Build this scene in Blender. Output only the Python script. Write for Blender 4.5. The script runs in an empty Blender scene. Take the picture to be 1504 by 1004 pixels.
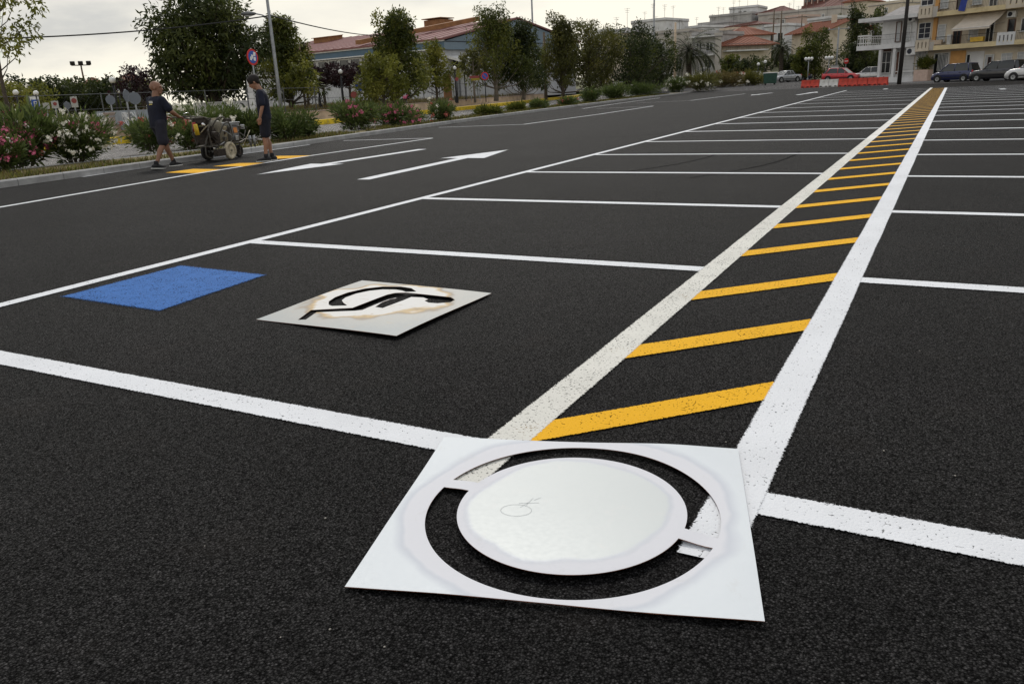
import bpy, bmesh, math, random
from mathutils import Vector, Matrix, noise
R = math.radians
random.seed(7)
scene = bpy.context.scene
col = scene.collection

# ---------------------------------------------------------------- camera
cam_d = bpy.data.cameras.new('camera')
cam = bpy.data.objects.new('camera', cam_d); col.objects.link(cam)
cam_d.sensor_width = 36.0; cam_d.lens = 27.99; cam_d.clip_start = 0.05; cam_d.clip_end = 3000
cr, cu, cb = (0.882807, 0.467459, -0.046196), (-0.102707, 0.288052, 0.952091), (0.458371, -0.835768, 0.302306)
cam.matrix_world = Matrix(((cr[0], cu[0], cb[0], 0), (cr[1], cu[1], cb[1], 0), (cr[2], cu[2], cb[2], 1.3), (0, 0, 0, 1)))
scene.camera = cam
scene.render.resolution_x = 1024; scene.render.resolution_y = 683

# ---------------------------------------------------------------- sky, sun, exposure
SUN_AZ, SUN_EL = R(-32), R(46)          # bearing from +Y (clockwise), elevation
world = bpy.data.worlds.new('World'); scene.world = world; world.use_nodes = True
nt = world.node_tree; nt.nodes.clear()
def wn(t, **k):
    n = nt.nodes.new(t)
    for a, b in k.items(): setattr(n, a, b)
    return n
wo = wn('ShaderNodeOutputWorld'); bg = wn('ShaderNodeBackground'); bg.inputs['Strength'].default_value = 0.1
sky = wn('ShaderNodeTexSky', sky_type='NISHITA', sun_disc=False, sun_elevation=SUN_EL, sun_rotation=SUN_AZ)
tc = wn('ShaderNodeTexCoord')
mp = wn('ShaderNodeMapping'); mp.inputs['Scale'].default_value = (1.0, 1.0, 3.4)
nz = wn('ShaderNodeTexNoise'); nz.inputs['Scale'].default_value = 2.6; nz.inputs['Detail'].default_value = 7; nz.inputs['Roughness'].default_value = 0.52
nz2 = wn('ShaderNodeTexNoise'); nz2.inputs['Scale'].default_value = 5.5; nz2.inputs['Detail'].default_value = 6; nz2.inputs['Distortion'].default_value = 0.5
cc = wn('ShaderNodeValToRGB')           # cloud colour: grey undersides to cream
cc.color_ramp.elements[0].position = 0.34; cc.color_ramp.elements[0].color = (5.5, 5.55, 5.6, 1)
cc.color_ramp.elements[1].position = 0.54; cc.color_ramp.elements[1].color = (9.0, 8.7, 7.9, 1)
e = cc.color_ramp.elements.new(0.44); e.color = (7.9, 7.7, 7.2, 1)
cf = wn('ShaderNodeMapRange'); cf.inputs['From Min'].default_value = 0.3; cf.inputs['From Max'].default_value = 0.44
cf.inputs['To Min'].default_value = 0.8; cf.inputs['To Max'].default_value = 0.97
mx = wn('ShaderNodeMix', data_type='RGBA')
L = nt.links.new
L(tc.outputs['Generated'], mp.inputs['Vector']); L(mp.outputs[0], nz.inputs['Vector']); L(mp.outputs[0], nz2.inputs['Vector'])
zs = wn('ShaderNodeSeparateXYZ'); L(tc.outputs['Generated'], zs.inputs[0])
zr_ = wn('ShaderNodeValToRGB')          # haze near the horizon is creamier than the cloud overhead
zr_.color_ramp.elements[0].position = 0.0; zr_.color_ramp.elements[0].color = (1.0, 0.975, 0.905, 1); zr_.color_ramp.elements[1].position = 0.6; zr_.color_ramp.elements[1].color = (0.66, 0.70, 0.80, 1)
L(zs.outputs['Z'], zr_.inputs[0])
zm = wn('ShaderNodeMix', data_type='RGBA', blend_type='MULTIPLY'); zm.inputs['Factor'].default_value = 1.0
L(cc.outputs[0], zm.inputs['A']); L(zr_.outputs[0], zm.inputs['B'])
L(nz.outputs['Fac'], cc.inputs[0]); L(nz2.outputs['Fac'], cf.inputs['Value'])
L(cf.outputs[0], mx.inputs['Factor']); L(sky.outputs[0], mx.inputs['A']); L(zm.outputs['Result'], mx.inputs['B'])
L(mx.outputs['Result'], bg.inputs['Color']); L(bg.outputs[0], wo.inputs['Surface'])

sun_d = bpy.data.lights.new('sun', 'SUN'); sun_d.energy = 1.4; sun_d.angle = R(14); sun_d.color = (1.0, 0.95, 0.87)
sun = bpy.data.objects.new('sun', sun_d); col.objects.link(sun)
sd = Vector((math.sin(SUN_AZ) * math.cos(SUN_EL), math.cos(SUN_AZ) * math.cos(SUN_EL), math.sin(SUN_EL)))
sun.rotation_euler = sd.to_track_quat('Z', 'Y').to_euler(); sun.location = sd * 60
vs = scene.view_settings; vs.view_transform = 'Standard'; vs.look = 'None'; vs.exposure = 0.3; vs.gamma = 1.0; vs.use_curve_mapping = False
scene.render.engine = 'CYCLES'
scene.cycles.transparent_max_bounces = 16

# ---------------------------------------------------------------- helpers
class MB:
    """collects shapes; build() links them as one mesh object"""
    def __init__(s): s.v = []; s.f = []; s.uv = {}
    def add(s, vs, fs):
        o = len(s.v); s.v += [tuple(p) for p in vs]; s.f += [tuple(i + o for i in f) for f in fs]; return s
    def box(s, c, d, rz=0, ry=0, rx=0, taper=1.0):
        m = Matrix.Translation(c) @ Matrix.Rotation(rz, 4, 'Z') @ Matrix.Rotation(ry, 4, 'Y') @ Matrix.Rotation(rx, 4, 'X')
        q = []
        for z in (-.5, .5):
            t = taper if z > 0 else 1
            for x, y in ((-.5, -.5), (.5, -.5), (.5, .5), (-.5, .5)): q.append(m @ Vector((x * d[0] * t, y * d[1] * t, z * d[2])))
        return s.add(q, [(3, 2, 1, 0), (4, 5, 6, 7), (0, 1, 5, 4), (1, 2, 6, 5), (2, 3, 7, 6), (3, 0, 4, 7)])
    def rings(s, rs, cap=True, closed=False):
        n = len(rs[0]); o = len(s.v)
        for r in rs: s.v += [tuple(p) for p in r]
        m = len(rs)
        for k in range(m if closed else m - 1):
            a = o + k * n; b = o + ((k + 1) % m) * n
            for i in range(n): j = (i + 1) % n; s.f.append((a + i, a + j, b + j, b + i))
        if cap and not closed:
            s.f.append(tuple(o + i for i in reversed(range(n)))); s.f.append(tuple(o + (m - 1) * n + i for i in range(n)))
        return s
    def tube(s, pts, rad, n=8, cap=True, sx=1.0):
        pts = [Vector(p) for p in pts]; rs = []
        if not hasattr(rad, '__len__'): rad = [rad] * len(pts)
        up = None
        for i, p in enumerate(pts):
            t = (pts[min(i + 1, len(pts) - 1)] - pts[max(i - 1, 0)]).normalized()
            if up is None:
                up = Vector((0, 0, 1)) if abs(t.z) < .9 else Vector((1, 0, 0))
            a = t.cross(up)
            if a.length < 1e-4: a = t.orthogonal()
            a.normalize(); b = a.cross(t).normalized(); up = b
            rs.append([p + (a * math.cos(2 * math.pi * k / n) * sx + b * math.sin(2 * math.pi * k / n)) * rad[i] for k in range(n)])
        return s.rings(rs, cap)
    def cyl(s, a, b, r, r2=None, n=12): return s.tube([a, b], [r, r if r2 is None else r2], n)
    def lathe(s, prof, c=(0, 0, 0), n=16, axis='Z', closed=False):
        rs = []
        for r, z in prof:
            ring = []
            for k in range(n):
                a = 2 * math.pi * k / n; x, y = r * math.cos(a), r * math.sin(a)
                p = (x, y, z) if axis == 'Z' else ((z, x, y) if axis == 'X' else (y, z, x))
                ring.append((c[0] + p[0], c[1] + p[1], c[2] + p[2]))
            rs.append(ring)
        return s.rings(rs, True, closed)
    def ball(s, c, r, n=12, m=8, sc=(1, 1, 1)):
        pr = [(max(1e-4, r * math.sin(math.pi * k / m)), -r * math.cos(math.pi * k / m)) for k in range(m + 1)]
        o = len(s.v); s.lathe(pr, (0, 0, 0), n)
        for i in range(o, len(s.v)): p = s.v[i]; s.v[i] = (c[0] + p[0] * sc[0], c[1] + p[1] * sc[1], c[2] + p[2] * sc[2])
        return s
    def prism(s, poly, z0, z1):
        n = len(poly)
        return s.add([(p[0], p[1], z0) for p in poly] + [(p[0], p[1], z1) for p in poly],
                     [tuple(reversed(range(n))), tuple(range(n, 2 * n))] + [(i, (i + 1) % n, n + (i + 1) % n, n + i) for i in range(n)])
    def xform(s, m, o=0):
        for i in range(o, len(s.v)): s.v[i] = tuple(m @ Vector(s.v[i]))
        return s
    def mesh(s, name, m=None, smooth=False):
        me = bpy.data.meshes.new(name); me.from_pydata(s.v, [], s.f); me.update()
        if m: me.materials.append(m)
        if smooth: me.polygons.foreach_set('use_smooth', [True] * len(me.polygons))
        return me
    def build(s, name, m, parent=None, smooth=False, bevel=0):
        o = bpy.data.objects.new(name, s.mesh(name, m, smooth)); col.objects.link(o)
        if parent: o.parent = parent
        if bevel:
            b = o.modifiers.new('bevel', 'BEVEL'); b.width = bevel; b.segments = 2; b.limit_method = 'ANGLE'
        return o
def tag(o, label=None, cat=None, group=None, kind=None):
    if label: o['label'] = label
    if cat: o['category'] = cat
    if group: o['group'] = group
    if kind: o['kind'] = kind
    return o
def thing(name, label, cat, loc=(0, 0, 0), rz=0, group=None):
    o = bpy.data.objects.new(name, None); col.objects.link(o); o.empty_display_size = .2
    o.location = (loc[0], loc[1], loc[2] if len(loc) > 2 else 0); o.rotation_euler = (0, 0, rz)
    return tag(o, label, cat, group)
def link(name, me, parent=None, loc=(0, 0, 0), rz=0, scale=1):
    o = bpy.data.objects.new(name, me); col.objects.link(o); o.location = loc; o.rotation_euler = (0, 0, rz); o.scale = (scale,) * 3
    if parent: o.parent = parent
    return o
def copy_tree(o, parent=None):
    c = o.copy(); col.objects.link(c); c.parent = parent
    for ch in list(o.children): copy_tree(ch, c)
    return c
def baked(o):
    """apply modifiers of a mesh object"""
    dg = bpy.context.evaluated_depsgraph_get(); dg.update()
    me = bpy.data.meshes.new_from_object(o.evaluated_get(dg)); o.modifiers.clear(); o.data = me
    return o
def smoothstep(x): x = max(0, min(1, x)); return x * x * (3 - 2 * x)
def P2(b, d, z=0): return (d * math.sin(R(b)), d * math.cos(R(b)), z)

# ---------------------------------------------------------------- materials
M = {}
def nodes(name):
    m = bpy.data.materials.new(name); m.use_nodes = True; t = m.node_tree; b = t.nodes['Principled BSDF']; M[name] = m
    return m, t, b
def nd(t, typ, **k):
    n = t.nodes.new(typ)
    for a, b in k.items():
        if a.startswith('i_'): n.inputs[a[2:].replace('_', ' ')].default_value = b
        else: setattr(n, a, b)
    return n
def ramp(t, stops):
    r = t.nodes.new('ShaderNodeValToRGB'); el = r.color_ramp.elements
    el[0].position, el[0].color = stops[0][0], (*stops[0][1], 1); el[1].position, el[1].color = stops[-1][0], (*stops[-1][1], 1)
    for p, c in stops[1:-1]: q = el.new(p); q.color = (*c, 1)
    return r
def mat(name, c, rough=.6, metal=0, var=.18, scale=3.0, bump=0, bscale=40, spec=.4, dirt=None):
    """solid colour broken up by two noises, optional fine relief"""
    m, t, b = nodes(name); l = t.links.new
    co = nd(t, 'ShaderNodeTexCoord')
    n1 = nd(t, 'ShaderNodeTexNoise', i_Scale=scale, i_Detail=6.0, i_Roughness=.6)
    l(co.outputs['Object'], n1.inputs['Vector'])
    lo = tuple(max(0, x * (1 - var)) for x in c); hi = tuple(min(1, x * (1 + var)) for x in c)
    r = ramp(t, [(.3, dirt if dirt else lo), (.42, lo), (.7, hi)]) if dirt else ramp(t, [(.3, lo), (.7, hi)])
    l(n1.outputs['Fac'], r.inputs[0]); l(r.outputs[0], b.inputs['Base Color'])
    b.inputs['Roughness'].default_value = rough; b.inputs['Metallic'].default_value = metal; b.inputs['Specular IOR Level'].default_value = spec
    if bump:
        n2 = nd(t, 'ShaderNodeTexNoise', i_Scale=bscale, i_Detail=3.0); bp = nd(t, 'ShaderNodeBump', i_Strength=bump, i_Distance=.02)
        l(co.outputs['Object'], n2.inputs['Vector']); l(n2.outputs['Fac'], bp.inputs['Height']); l(bp.outputs[0], b.inputs['Normal'])
    return m
def asphalt(name, lo, hi, stone, rough):
    m, t, b = nodes(name); l = t.links.new
    co = nd(t, 'ShaderNodeTexCoord')
    v = nd(t, 'ShaderNodeTexVoronoi', i_Scale=165.0, i_Randomness=1.0); l(co.outputs['Object'], v.inputs['Vector'])
    n1 = nd(t, 'ShaderNodeTexNoise', i_Scale=260.0, i_Detail=2.0); l(co.outputs['Object'], n1.inputs['Vector'])
    n2 = nd(t, 'ShaderNodeTexNoise', i_Scale=.55, i_Detail=8.0, i_Roughness=.62); l(co.outputs['Object'], n2.inputs['Vector'])
    base = ramp(t, [(.3, lo), (.72, hi)]); l(n2.outputs['Fac'], base.inputs[0])
    sep = nd(t, 'ShaderNodeSeparateColor'); l(v.outputs['Color'], sep.inputs[0])
    st = ramp(t, [(.0, (.18, .18, .18)), (.4, (.6, .6, .6)), (.72, (1.4, 1.38, 1.36)), (.92, (2.5, 2.45, 2.4)), (1.0, (5.0, 4.9, 4.8))]); l(sep.outputs[0], st.inputs[0])
    mu = nd(t, 'ShaderNodeMix', data_type='RGBA', blend_type='MULTIPLY'); mu.inputs['Factor'].default_value = 1
    l(base.outputs[0], mu.inputs['A']); l(st.outputs[0], mu.inputs['B'])
    # gaps between the stones read darker
    gp = nd(t, 'ShaderNodeMapRange'); gp.inputs['From Min'].default_value = .35; gp.inputs['From Max'].default_value = .75
    gp.inputs['To Min'].default_value = 1.0; gp.inputs['To Max'].default_value = .3
    l(v.outputs['Distance'], gp.inputs['Value'])
    mu2 = nd(t, 'ShaderNodeMix', data_type='RGBA', blend_type='MULTIPLY'); mu2.inputs['Factor'].default_value = stone
    l(mu.outputs['Result'], mu2.inputs['A']); l(gp.outputs[0], mu2.inputs['B'])
    # brownish grit patches
    n3 = nd(t, 'ShaderNodeTexNoise', i_Scale=2.3, i_Detail=5.0); l(co.outputs['Object'], n3.inputs['Vector'])
    f3 = nd(t, 'ShaderNodeMapRange'); f3.inputs['From Min'].default_value = .58; f3.inputs['From Max'].default_value = .8; f3.inputs['To Max'].default_value = .35
    l(n3.outputs['Fac'], f3.inputs['Value'])
    mb = nd(t, 'ShaderNodeMix', data_type='RGBA'); l(f3.outputs[0], mb.inputs['Factor']); l(mu2.outputs['Result'], mb.inputs['A'])
    mb.inputs['B'].default_value = (hi[0] * 1.25, hi[1] * 1.05, hi[2] * .9, 1)
    l(mb.outputs['Result'], b.inputs['Base Color'])
    b.inputs['Roughness'].default_value = rough; b.inputs['Specular IOR Level'].default_value = .2
    sr = nd(t, 'ShaderNodeMapRange'); sr.inputs['From Min'].default_value = .25; sr.inputs['To Min'].default_value = .06; sr.inputs['To Max'].default_value = .31; l(sep.outputs[1], sr.inputs['Value'])
    sg = nd(t, 'ShaderNodeMapRange'); sg.inputs['From Min'].default_value = .2; sg.inputs['From Max'].default_value = .55; sg.inputs['To Min'].default_value = 1.0; sg.inputs['To Max'].default_value = .22; l(v.outputs['Distance'], sg.inputs['Value'])
    sm = nd(t, 'ShaderNodeMath', operation='MULTIPLY'); l(sr.outputs[0], sm.inputs[0]); l(sg.outputs[0], sm.inputs[1]); l(sm.outputs[0], b.inputs['Specular IOR Level'])
    ad = nd(t, 'ShaderNodeMath', operation='MULTIPLY_ADD'); ad.inputs[1].default_value = -1.0
    l(v.outputs['Distance'], ad.inputs[0]); l(n1.outputs['Fac'], ad.inputs[2])
    bp = nd(t, 'ShaderNodeBump', i_Strength=.6, i_Distance=.008); l(ad.outputs[0], bp.inputs['Height']); l(bp.outputs[0], b.inputs['Normal'])
    return m
asphalt('asphalt', (.0062, .0061, .0064), (.0155, .0151, .0155), 1.0, .62)
asphalt('street_asphalt', (.06, .059, .061), (.095, .093, .092), .3, .85)
def paint(name, c, edge=.14, pits=.1, dark=.9, mottle=0):
    """road paint: pitted by the stones below, edges sprayed and ragged (UV v runs 0..1 across, u in metres)"""
    m, t, b = nodes(name); l = t.links.new
    co = nd(t, 'ShaderNodeTexCoord'); uv = nd(t, 'ShaderNodeUVMap')
    v = nd(t, 'ShaderNodeTexVoronoi', i_Scale=95.0); l(co.outputs['Object'], v.inputs['Vector'])
    n = nd(t, 'ShaderNodeTexNoise', i_Scale=1.7, i_Detail=6.0, i_Roughness=.65); l(co.outputs['Object'], n.inputs['Vector'])
    nf = nd(t, 'ShaderNodeTexNoise', i_Scale=120.0, i_Detail=3.0); l(co.outputs['Object'], nf.inputs['Vector'])
    r = ramp(t, [(.28, tuple(x * dark for x in c)), (.6, c)]); l(n.outputs['Fac'], r.inputs[0])
    src = r.outputs[0]
    if mottle:
        nm = nd(t, 'ShaderNodeTexNoise', i_Scale=22.0, i_Detail=5.0, i_Roughness=.7); l(co.outputs['Object'], nm.inputs['Vector'])
        rm = ramp(t, [(.35, (1 - mottle,) * 3), (.65, (1 + mottle,) * 3)]); l(nm.outputs['Fac'], rm.inputs[0])
        mm = nd(t, 'ShaderNodeMix', data_type='RGBA', blend_type='MULTIPLY'); mm.inputs['Factor'].default_value = 1
        l(src, mm.inputs['A']); l(rm.outputs[0], mm.inputs['B']); src = mm.outputs['Result']
    l(src, b.inputs['Base Color']); b.inputs['Roughness'].default_value = .7; b.inputs['Specular IOR Level'].default_value = .12
    bp = nd(t, 'ShaderNodeBump', i_Strength=.35, i_Distance=.006); bp.invert = True; l(v.outputs['Distance'], bp.inputs['Height']); l(bp.outputs[0], b.inputs['Normal'])
    sx = nd(t, 'ShaderNodeSeparateXYZ'); l(uv.outputs[0], sx.inputs[0])
    a = nd(t, 'ShaderNodeMath', operation='PINGPONG'); a.inputs[1].default_value = .5; l(sx.outputs['Y'], a.inputs[0])
    ed = nd(t, 'ShaderNodeMapRange'); ed.inputs['From Max'].default_value = edge; l(a.outputs[0], ed.inputs['Value'])
    # coverage: edge factor vs fine noise, minus deep pits
    th = nd(t, 'ShaderNodeMath', operation='SUBTRACT'); l(ed.outputs[0], th.inputs[0]); l(nf.outputs['Fac'], th.inputs[1])
    e1 = nd(t, 'ShaderNodeMapRange'); e1.inputs['From Min'].default_value = -.08; e1.inputs['From Max'].default_value = .1; l(th.outputs[0], e1.inputs['Value'])
    ns = nd(t, 'ShaderNodeTexNoise', i_Scale=9.0, i_Detail=4.0); l(co.outputs['Object'], ns.inputs['Vector'])
    vs_ = nd(t, 'ShaderNodeMath', operation='MULTIPLY_ADD'); vs_.inputs[1].default_value = .55; l(ns.outputs['Fac'], vs_.inputs[0]); l(v.outputs['Distance'], vs_.inputs[2])
    pt = nd(t, 'ShaderNodeMapRange'); pt.inputs['From Min'].default_value = 1.12 - .3 * pits; pt.inputs['From Max'].default_value = 1.2 - .3 * pits
    pt.inputs['To Min'].default_value = 1; pt.inputs['To Max'].default_value = .3; l(vs_.outputs[0], pt.inputs['Value'])
    al = nd(t, 'ShaderNodeMath', operation='MULTIPLY'); l(e1.outputs[0], al.inputs[0]); l(pt.outputs[0], al.inputs[1])
    l(al.outputs[0], b.inputs['Alpha'])
    return m
paint('white_paint', (.70, .715, .74)); paint('worn_white_paint', (.66, .65, .60), pits=.4, dark=.86)
paint('yellow_paint', (.76, .40, .008), edge=.1, pits=.34, dark=.92)
paint('blue_paint', (.034, .13, .385), edge=.1, pits=.55, dark=.9, mottle=.12); paint('blue_mist', (.02, .05, .16), edge=1.3, pits=.8)
mat('white_paint_far', (.70, .715, .74), .7, var=.1, scale=2); mat('worn_paint_far', (.66, .65, .62), .7, var=.12, scale=2); mat('yellow_paint_far', (.72, .375, .012), .7, var=.1, scale=2)
paint('tyre_rubber', (.0025, .0025, .0028), edge=.75, pits=.6); paint('brown_trace', (.07, .035, .018), edge=1.5, pits=1.0)
asphalt('road_surface', (.17, .165, .16), (.25, .243, .235), .3, .85)
mat('concrete', (.3, .3, .3), .85, var=.22, bump=.3)
mat('kerb_yellow', (.7, .5, .02), .7, var=.2, dirt=(.3, .24, .09))
mat('pavement', (.34, .27, .23), .85, var=.2)
mat('tan_wall', (.55, .43, .31), .85, var=.2, scale=1.2, dirt=(.27, .21, .15))
mat('soil_grass', (.16, .13, .06), .95, var=.4, scale=2.5, bump=.6, bscale=18)
mat('lawn', (.13, .14, .04), .95, var=.4, scale=.8, bump=.5)
mat('hill', (.12, .12, .06), .95, var=.4, scale=.08)

# ---------------------------------------------------------------- setting: ground, car park, verge, road, park, hillside
KERB = [(-13.0, -40), (-13.8, -10), (-14.6, 3), (-15.2, 8.7), (-15.7, 12), (-16.75, 17.8), (-18.9, 30), (-20.3, 39), (-22.2, 55), (-24.6, 80), (-28.3, 130)]
ROADF = [(-27.5, -40), (-27.5, 0), (-27.5, 20), (-27.9, 31.8), (-29.7, 44), (-31.0, 52.7), (-34.8, 71), (-45, 117), (-50, 140)]   # foot of the yellow kerb
def poly_at(line, y):
    for (x0, y0), (x1, y1) in zip(line, line[1:]):
        if y0 <= y <= y1: return x0 + (x1 - x0) * (y - y0) / (y1 - y0)
    return line[-1][0] if y > line[-1][1] else line[0][0]
def smooth_line(line, step):
    ys = []; y = line[0][1]
    while y < line[-1][1]: ys.append(y); y += step
    ys.append(line[-1][1]); out = []
    for y in ys: out.append((sum(poly_at(line, y + k * 1.5) for k in range(-3, 4)) / 7, y))
    return out
KS = smooth_line(KERB, 2.0); RS = smooth_line(ROADF, 2.0)
def kx(y): return poly_at(KS, y)
def rx(y): return poly_at(RS, y)
def strip(a, b, z):          # sheet between two polylines with equal y stations
    mb = MB(); n = len(a)
    return mb.add([(x, y, z) for x, y in a] + [(x, y, z) for x, y in b], [(i, n + i, n + i + 1, i + 1) for i in range(n - 1)])
def struct(o, label): return tag(o, label, kind='structure')
struct(MB().add([(-900, -300, -.08), (900, -300, -.08), (900, 1500, -.08), (-900, 1500, -.08)], [(0, 1, 2, 3)]).build('ground', M['hill']), 'dry ground spreading out to the horizon')
# car park: one sheet, its left edge follows the kerb
ys = [y for x, y in KS if y < 118]
mb = MB(); FX = 60
far = lambda y: FX if y < 84 else max(-24, -6 - (y - 84) * .55)
for y in ys: mb.v += [(kx(y), y, 0), (far(y), y, 0)]
for i in range(len(ys) - 1): mb.f.append((2 * i, 2 * i + 1, 2 * i + 3, 2 * i + 2))
car_park = struct(mb.build('car_park', M['asphalt']), 'fresh black asphalt of the car park')
# street beyond the car park (rises a little to the left)
def street_z(x, y): return .36 * smoothstep((y - 88) / 10) * smoothstep((-5.5 - x) / 4) + .01 * max(0, y - 100) * smoothstep((-5.5 - x) / 4) - .006
mb = MB(); nx, ny = 60, 40
for j in range(ny + 1):
    for i in range(nx + 1):
        x = -60 + 120 * i / nx; y = 78 + 92 * j / ny; mb.v.append((x, y, street_z(x, y)))
for j in range(ny):
    for i in range(nx): a = j * (nx + 1) + i; mb.f.append((a, a + 1, a + nx + 2, a + nx + 1))
struct(mb.build('street', M['street_asphalt'], smooth=True), 'pale grey street beyond the car park')
# kerb of concrete blocks along the lot
kerb = bpy.data.objects.new('kerb', None); col.objects.link(kerb); struct(kerb, 'grey concrete kerb along the car park')
def kerb_run(line, y0, y1, step, w, hgt, side, m, name, parent, z0=0.0, far_solid=None):
    y = y0
    while y < y1:
        b = min(y + step, y1) if far_solid is None or y < far_solid else y1
        ya = [y + .006, b - .006] if b - y < 3 else [y + (b - y) * k / 24 for k in range(25)]
        mb = MB(); rs = []
        for q in ya:
            x = poly_at(line, q)
            rs.append([(x, q, z0 - .1), (x, q, z0 + hgt - .02), (x + side * .02, q, z0 + hgt), (x + side * w, q, z0 + hgt), (x + side * w, q, z0 - .1)])
        mb.rings(rs).build(name, m, parent); y = b
kerb_run(KS, -2, 118, 1.0, .16, .13, -1, M['concrete'], 'kerb_stone', kerb, far_solid=45)
# verge between kerb and road
ysl = [y for x, y in KS if y <= 118]
va = [(kx(y) - .15, y) for y in ysl]; vb = [(kx(y) - 1.5 - 1.6 * smoothstep((17 - y) / 8), y) for y in ysl]
struct(strip(vb, va, .1).build('verge', M['soil_grass']), 'strip of dry grass and soil behind the kerb')
struct(strip([(rx(y), y) for y in ysl], [(p[0] + .02, p[1]) for p in vb], .012).build('road', M['road_surface']), 'worn grey road behind the oleander verge')
kb2 = bpy.data.objects.new('road_edging', None); col.objects.link(kb2); struct(kb2, 'low pale edging between verge and road')
kerb_run([(p[0], p[1]) for p in vb], -2, 118, 120, .1, .11, -1, M['concrete'], 'edging_stone', kb2)
ykerb = bpy.data.objects.new('yellow_kerb', None); col.objects.link(ykerb); struct(ykerb, 'high kerb painted yellow along the far side of the road')
kerb_run(RS, 4, 100, 2.4, .22, .27, -1, M['kerb_yellow'], 'kerb_stone', ykerb, far_solid=62)
yl = [y for x, y in RS if y <= 112]
struct(strip([(rx(y) - 1.0, y) for y in yl], [(rx(y) - .21, y) for y in yl], .25).build('pavement', M['pavement']), 'narrow reddish pavement behind the yellow kerb')
pw = thing('low_wall', 'low tan rendered wall behind the yellow kerb', 'wall')
def wall_x(y): return rx(y) - .95
wy = [y for y in yl if 2 <= y <= 78]
for k in range(0, len(wy) - 1, 2):
    seg = wy[k:k + 3]
    MB().rings([[(wall_x(y), y, .0), (wall_x(y), y, .66), (wall_x(y) - .25, y, .66), (wall_x(y) - .25, y, 0)] for y in seg]).build('wall_panel', M['tan_wall'], pw)
    MB().rings([[(wall_x(y) + .03, y, .66), (wall_x(y) + .03, y, .71), (wall_x(y) - .28, y, .71), (wall_x(y) - .28, y, .66)] for y in seg]).build('coping', M['pavement'], pw)
# park ground behind the wall, far lawn and hillside
struct(strip([(-260, y) for y in yl], [(wall_x(y) - .2, y) for y in yl], .64).build('park_ground', M['soil_grass']), 'dry grass of the park behind the low wall')
mb = MB()
mb.add([(kx(y) - 1.2, y, .1) for y in (86, 100, 118)] + [(-120, 118, .5), (-60, 86, .5)], [(0, 1, 2, 3, 4)])
def hill_z(x, y):
    d = math.hypot(x, y); b = math.degrees(math.atan2(x, y))
    s = smoothstep((b + 27) / 14) * .95 + .05
    return .3 + s * (max(0, d - 122) * .075 + 1.5 * smoothstep((d - 150) / 60)) + noise.noise((x * .03, y * .03, 0)) * .8 * smoothstep((d - 130) / 30)
mb = MB(); na, nr = 70, 46
for j in range(nr + 1):
    d = 112 + (j / nr) ** 1.6 * 420
    for i in range(na + 1):
        b = -75 + 130 * i / na; x, y, _ = P2(b, d); mb.v.append((x, y, hill_z(x, y) if d < 360 else hill_z(x, y) - (d - 360) * .22))
for j in range(nr):
    for i in range(na): a = j * (na + 1) + i; mb.f.append((a, a + 1, a + na + 2, a + na + 1))
struct(mb.build('hillside', M['hill'], smooth=True), 'hillside rising behind the town')

# ---------------------------------------------------------------- painted markings (children of the car park)
def stripe(name, pts, w, m, z=.004, label=None, jitter=.0015, ext=.012):
    """painted band along a polyline; UV v across, u along"""
    if min(p[1] for p in pts) > 16 and m != 'tyre_rubber': m = {'white_paint': 'white_paint_far', 'worn_white_paint': 'worn_paint_far', 'yellow_paint': 'yellow_paint_far'}.get(m, m); ext = 0
    pts = [Vector((p[0], p[1], 0)) for p in pts]; fine = []
    for a, b in zip(pts, pts[1:]):
        n = max(1, int((b - a).length / .35))
        fine += [a.lerp(b, k / n) for k in range(n)]
    fine.append(pts[-1]); w2 = w / 2 + ext
    me = bpy.data.meshes.new(name); vs = []; us = []; u = 0
    for i, p in enumerate(fine):
        t = (fine[min(i + 1, len(fine) - 1)] - fine[max(i - 1, 0)]).normalized(); nrm = Vector((-t.y, t.x, 0))
        j = noise.noise((p.x * 1.3 + 5, p.y * 1.3, 2)) * jitter * 3
        vs += [p + nrm * (w2 + j) + Vector((0, 0, z)), p - nrm * (w2 - j) + Vector((0, 0, z))]
        us += [(u, 0), (u, 1)]
        if i < len(fine) - 1: u += (fine[i + 1] - p).length
    fs = [(2 * i + 1, 2 * i + 3, 2 * i + 2, 2 * i) for i in range(len(fine) - 1)]
    me.from_pydata([tuple(v) for v in vs], [], fs); uvl = me.uv_layers.new(name='UVMap')
    for lp in me.loops: uvl.data[lp.index].uv = us[lp.vertex_index]
    me.materials.append(M[m])
    o = bpy.data.objects.new(name, me); col.objects.link(o); o.parent = car_park
    if label: o['label'] = label
    return o
def patch(name, poly, m, z=.004, label=None):
    """painted polygon, centre fan so that UV v = .5 inside and 0 at the rim"""
    n = len(poly); c = (sum(p[0] for p in poly) / n, sum(p[1] for p in poly) / n)
    me = bpy.data.meshes.new(name)
    me.from_pydata([(c[0], c[1], z)] + [(p[0], p[1], z) for p in poly], [], [(0, 1 + i, 1 + (i + 1) % n) for i in range(n)])
    uvl = me.uv_layers.new(name='UVMap')
    for lp in me.loops: uvl.data[lp.index].uv = (0, .5 if lp.vertex_index == 0 else 0)
    me.materials.append(M[m]); o = bpy.data.objects.new(name, me); col.objects.link(o); o.parent = car_park
    if label: o['label'] = label
    return o
def bx(y): return -5.84 - .0225 * (y - 3)            # left boundary line of the bays
def lx(y): return -1.385 - .0012 * y
def rxs(y): return -.49 - .0007 * y
stripe('bay_line', [(bx(2.36), 2.36), (lx(2.4) - .05, 2.36)], .155, 'white_paint', .0045)
stripe('bay_line', [(rxs(2.35) + .04, 2.355), (4.1, 2.35)], .15, 'white_paint', .0046)
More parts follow.
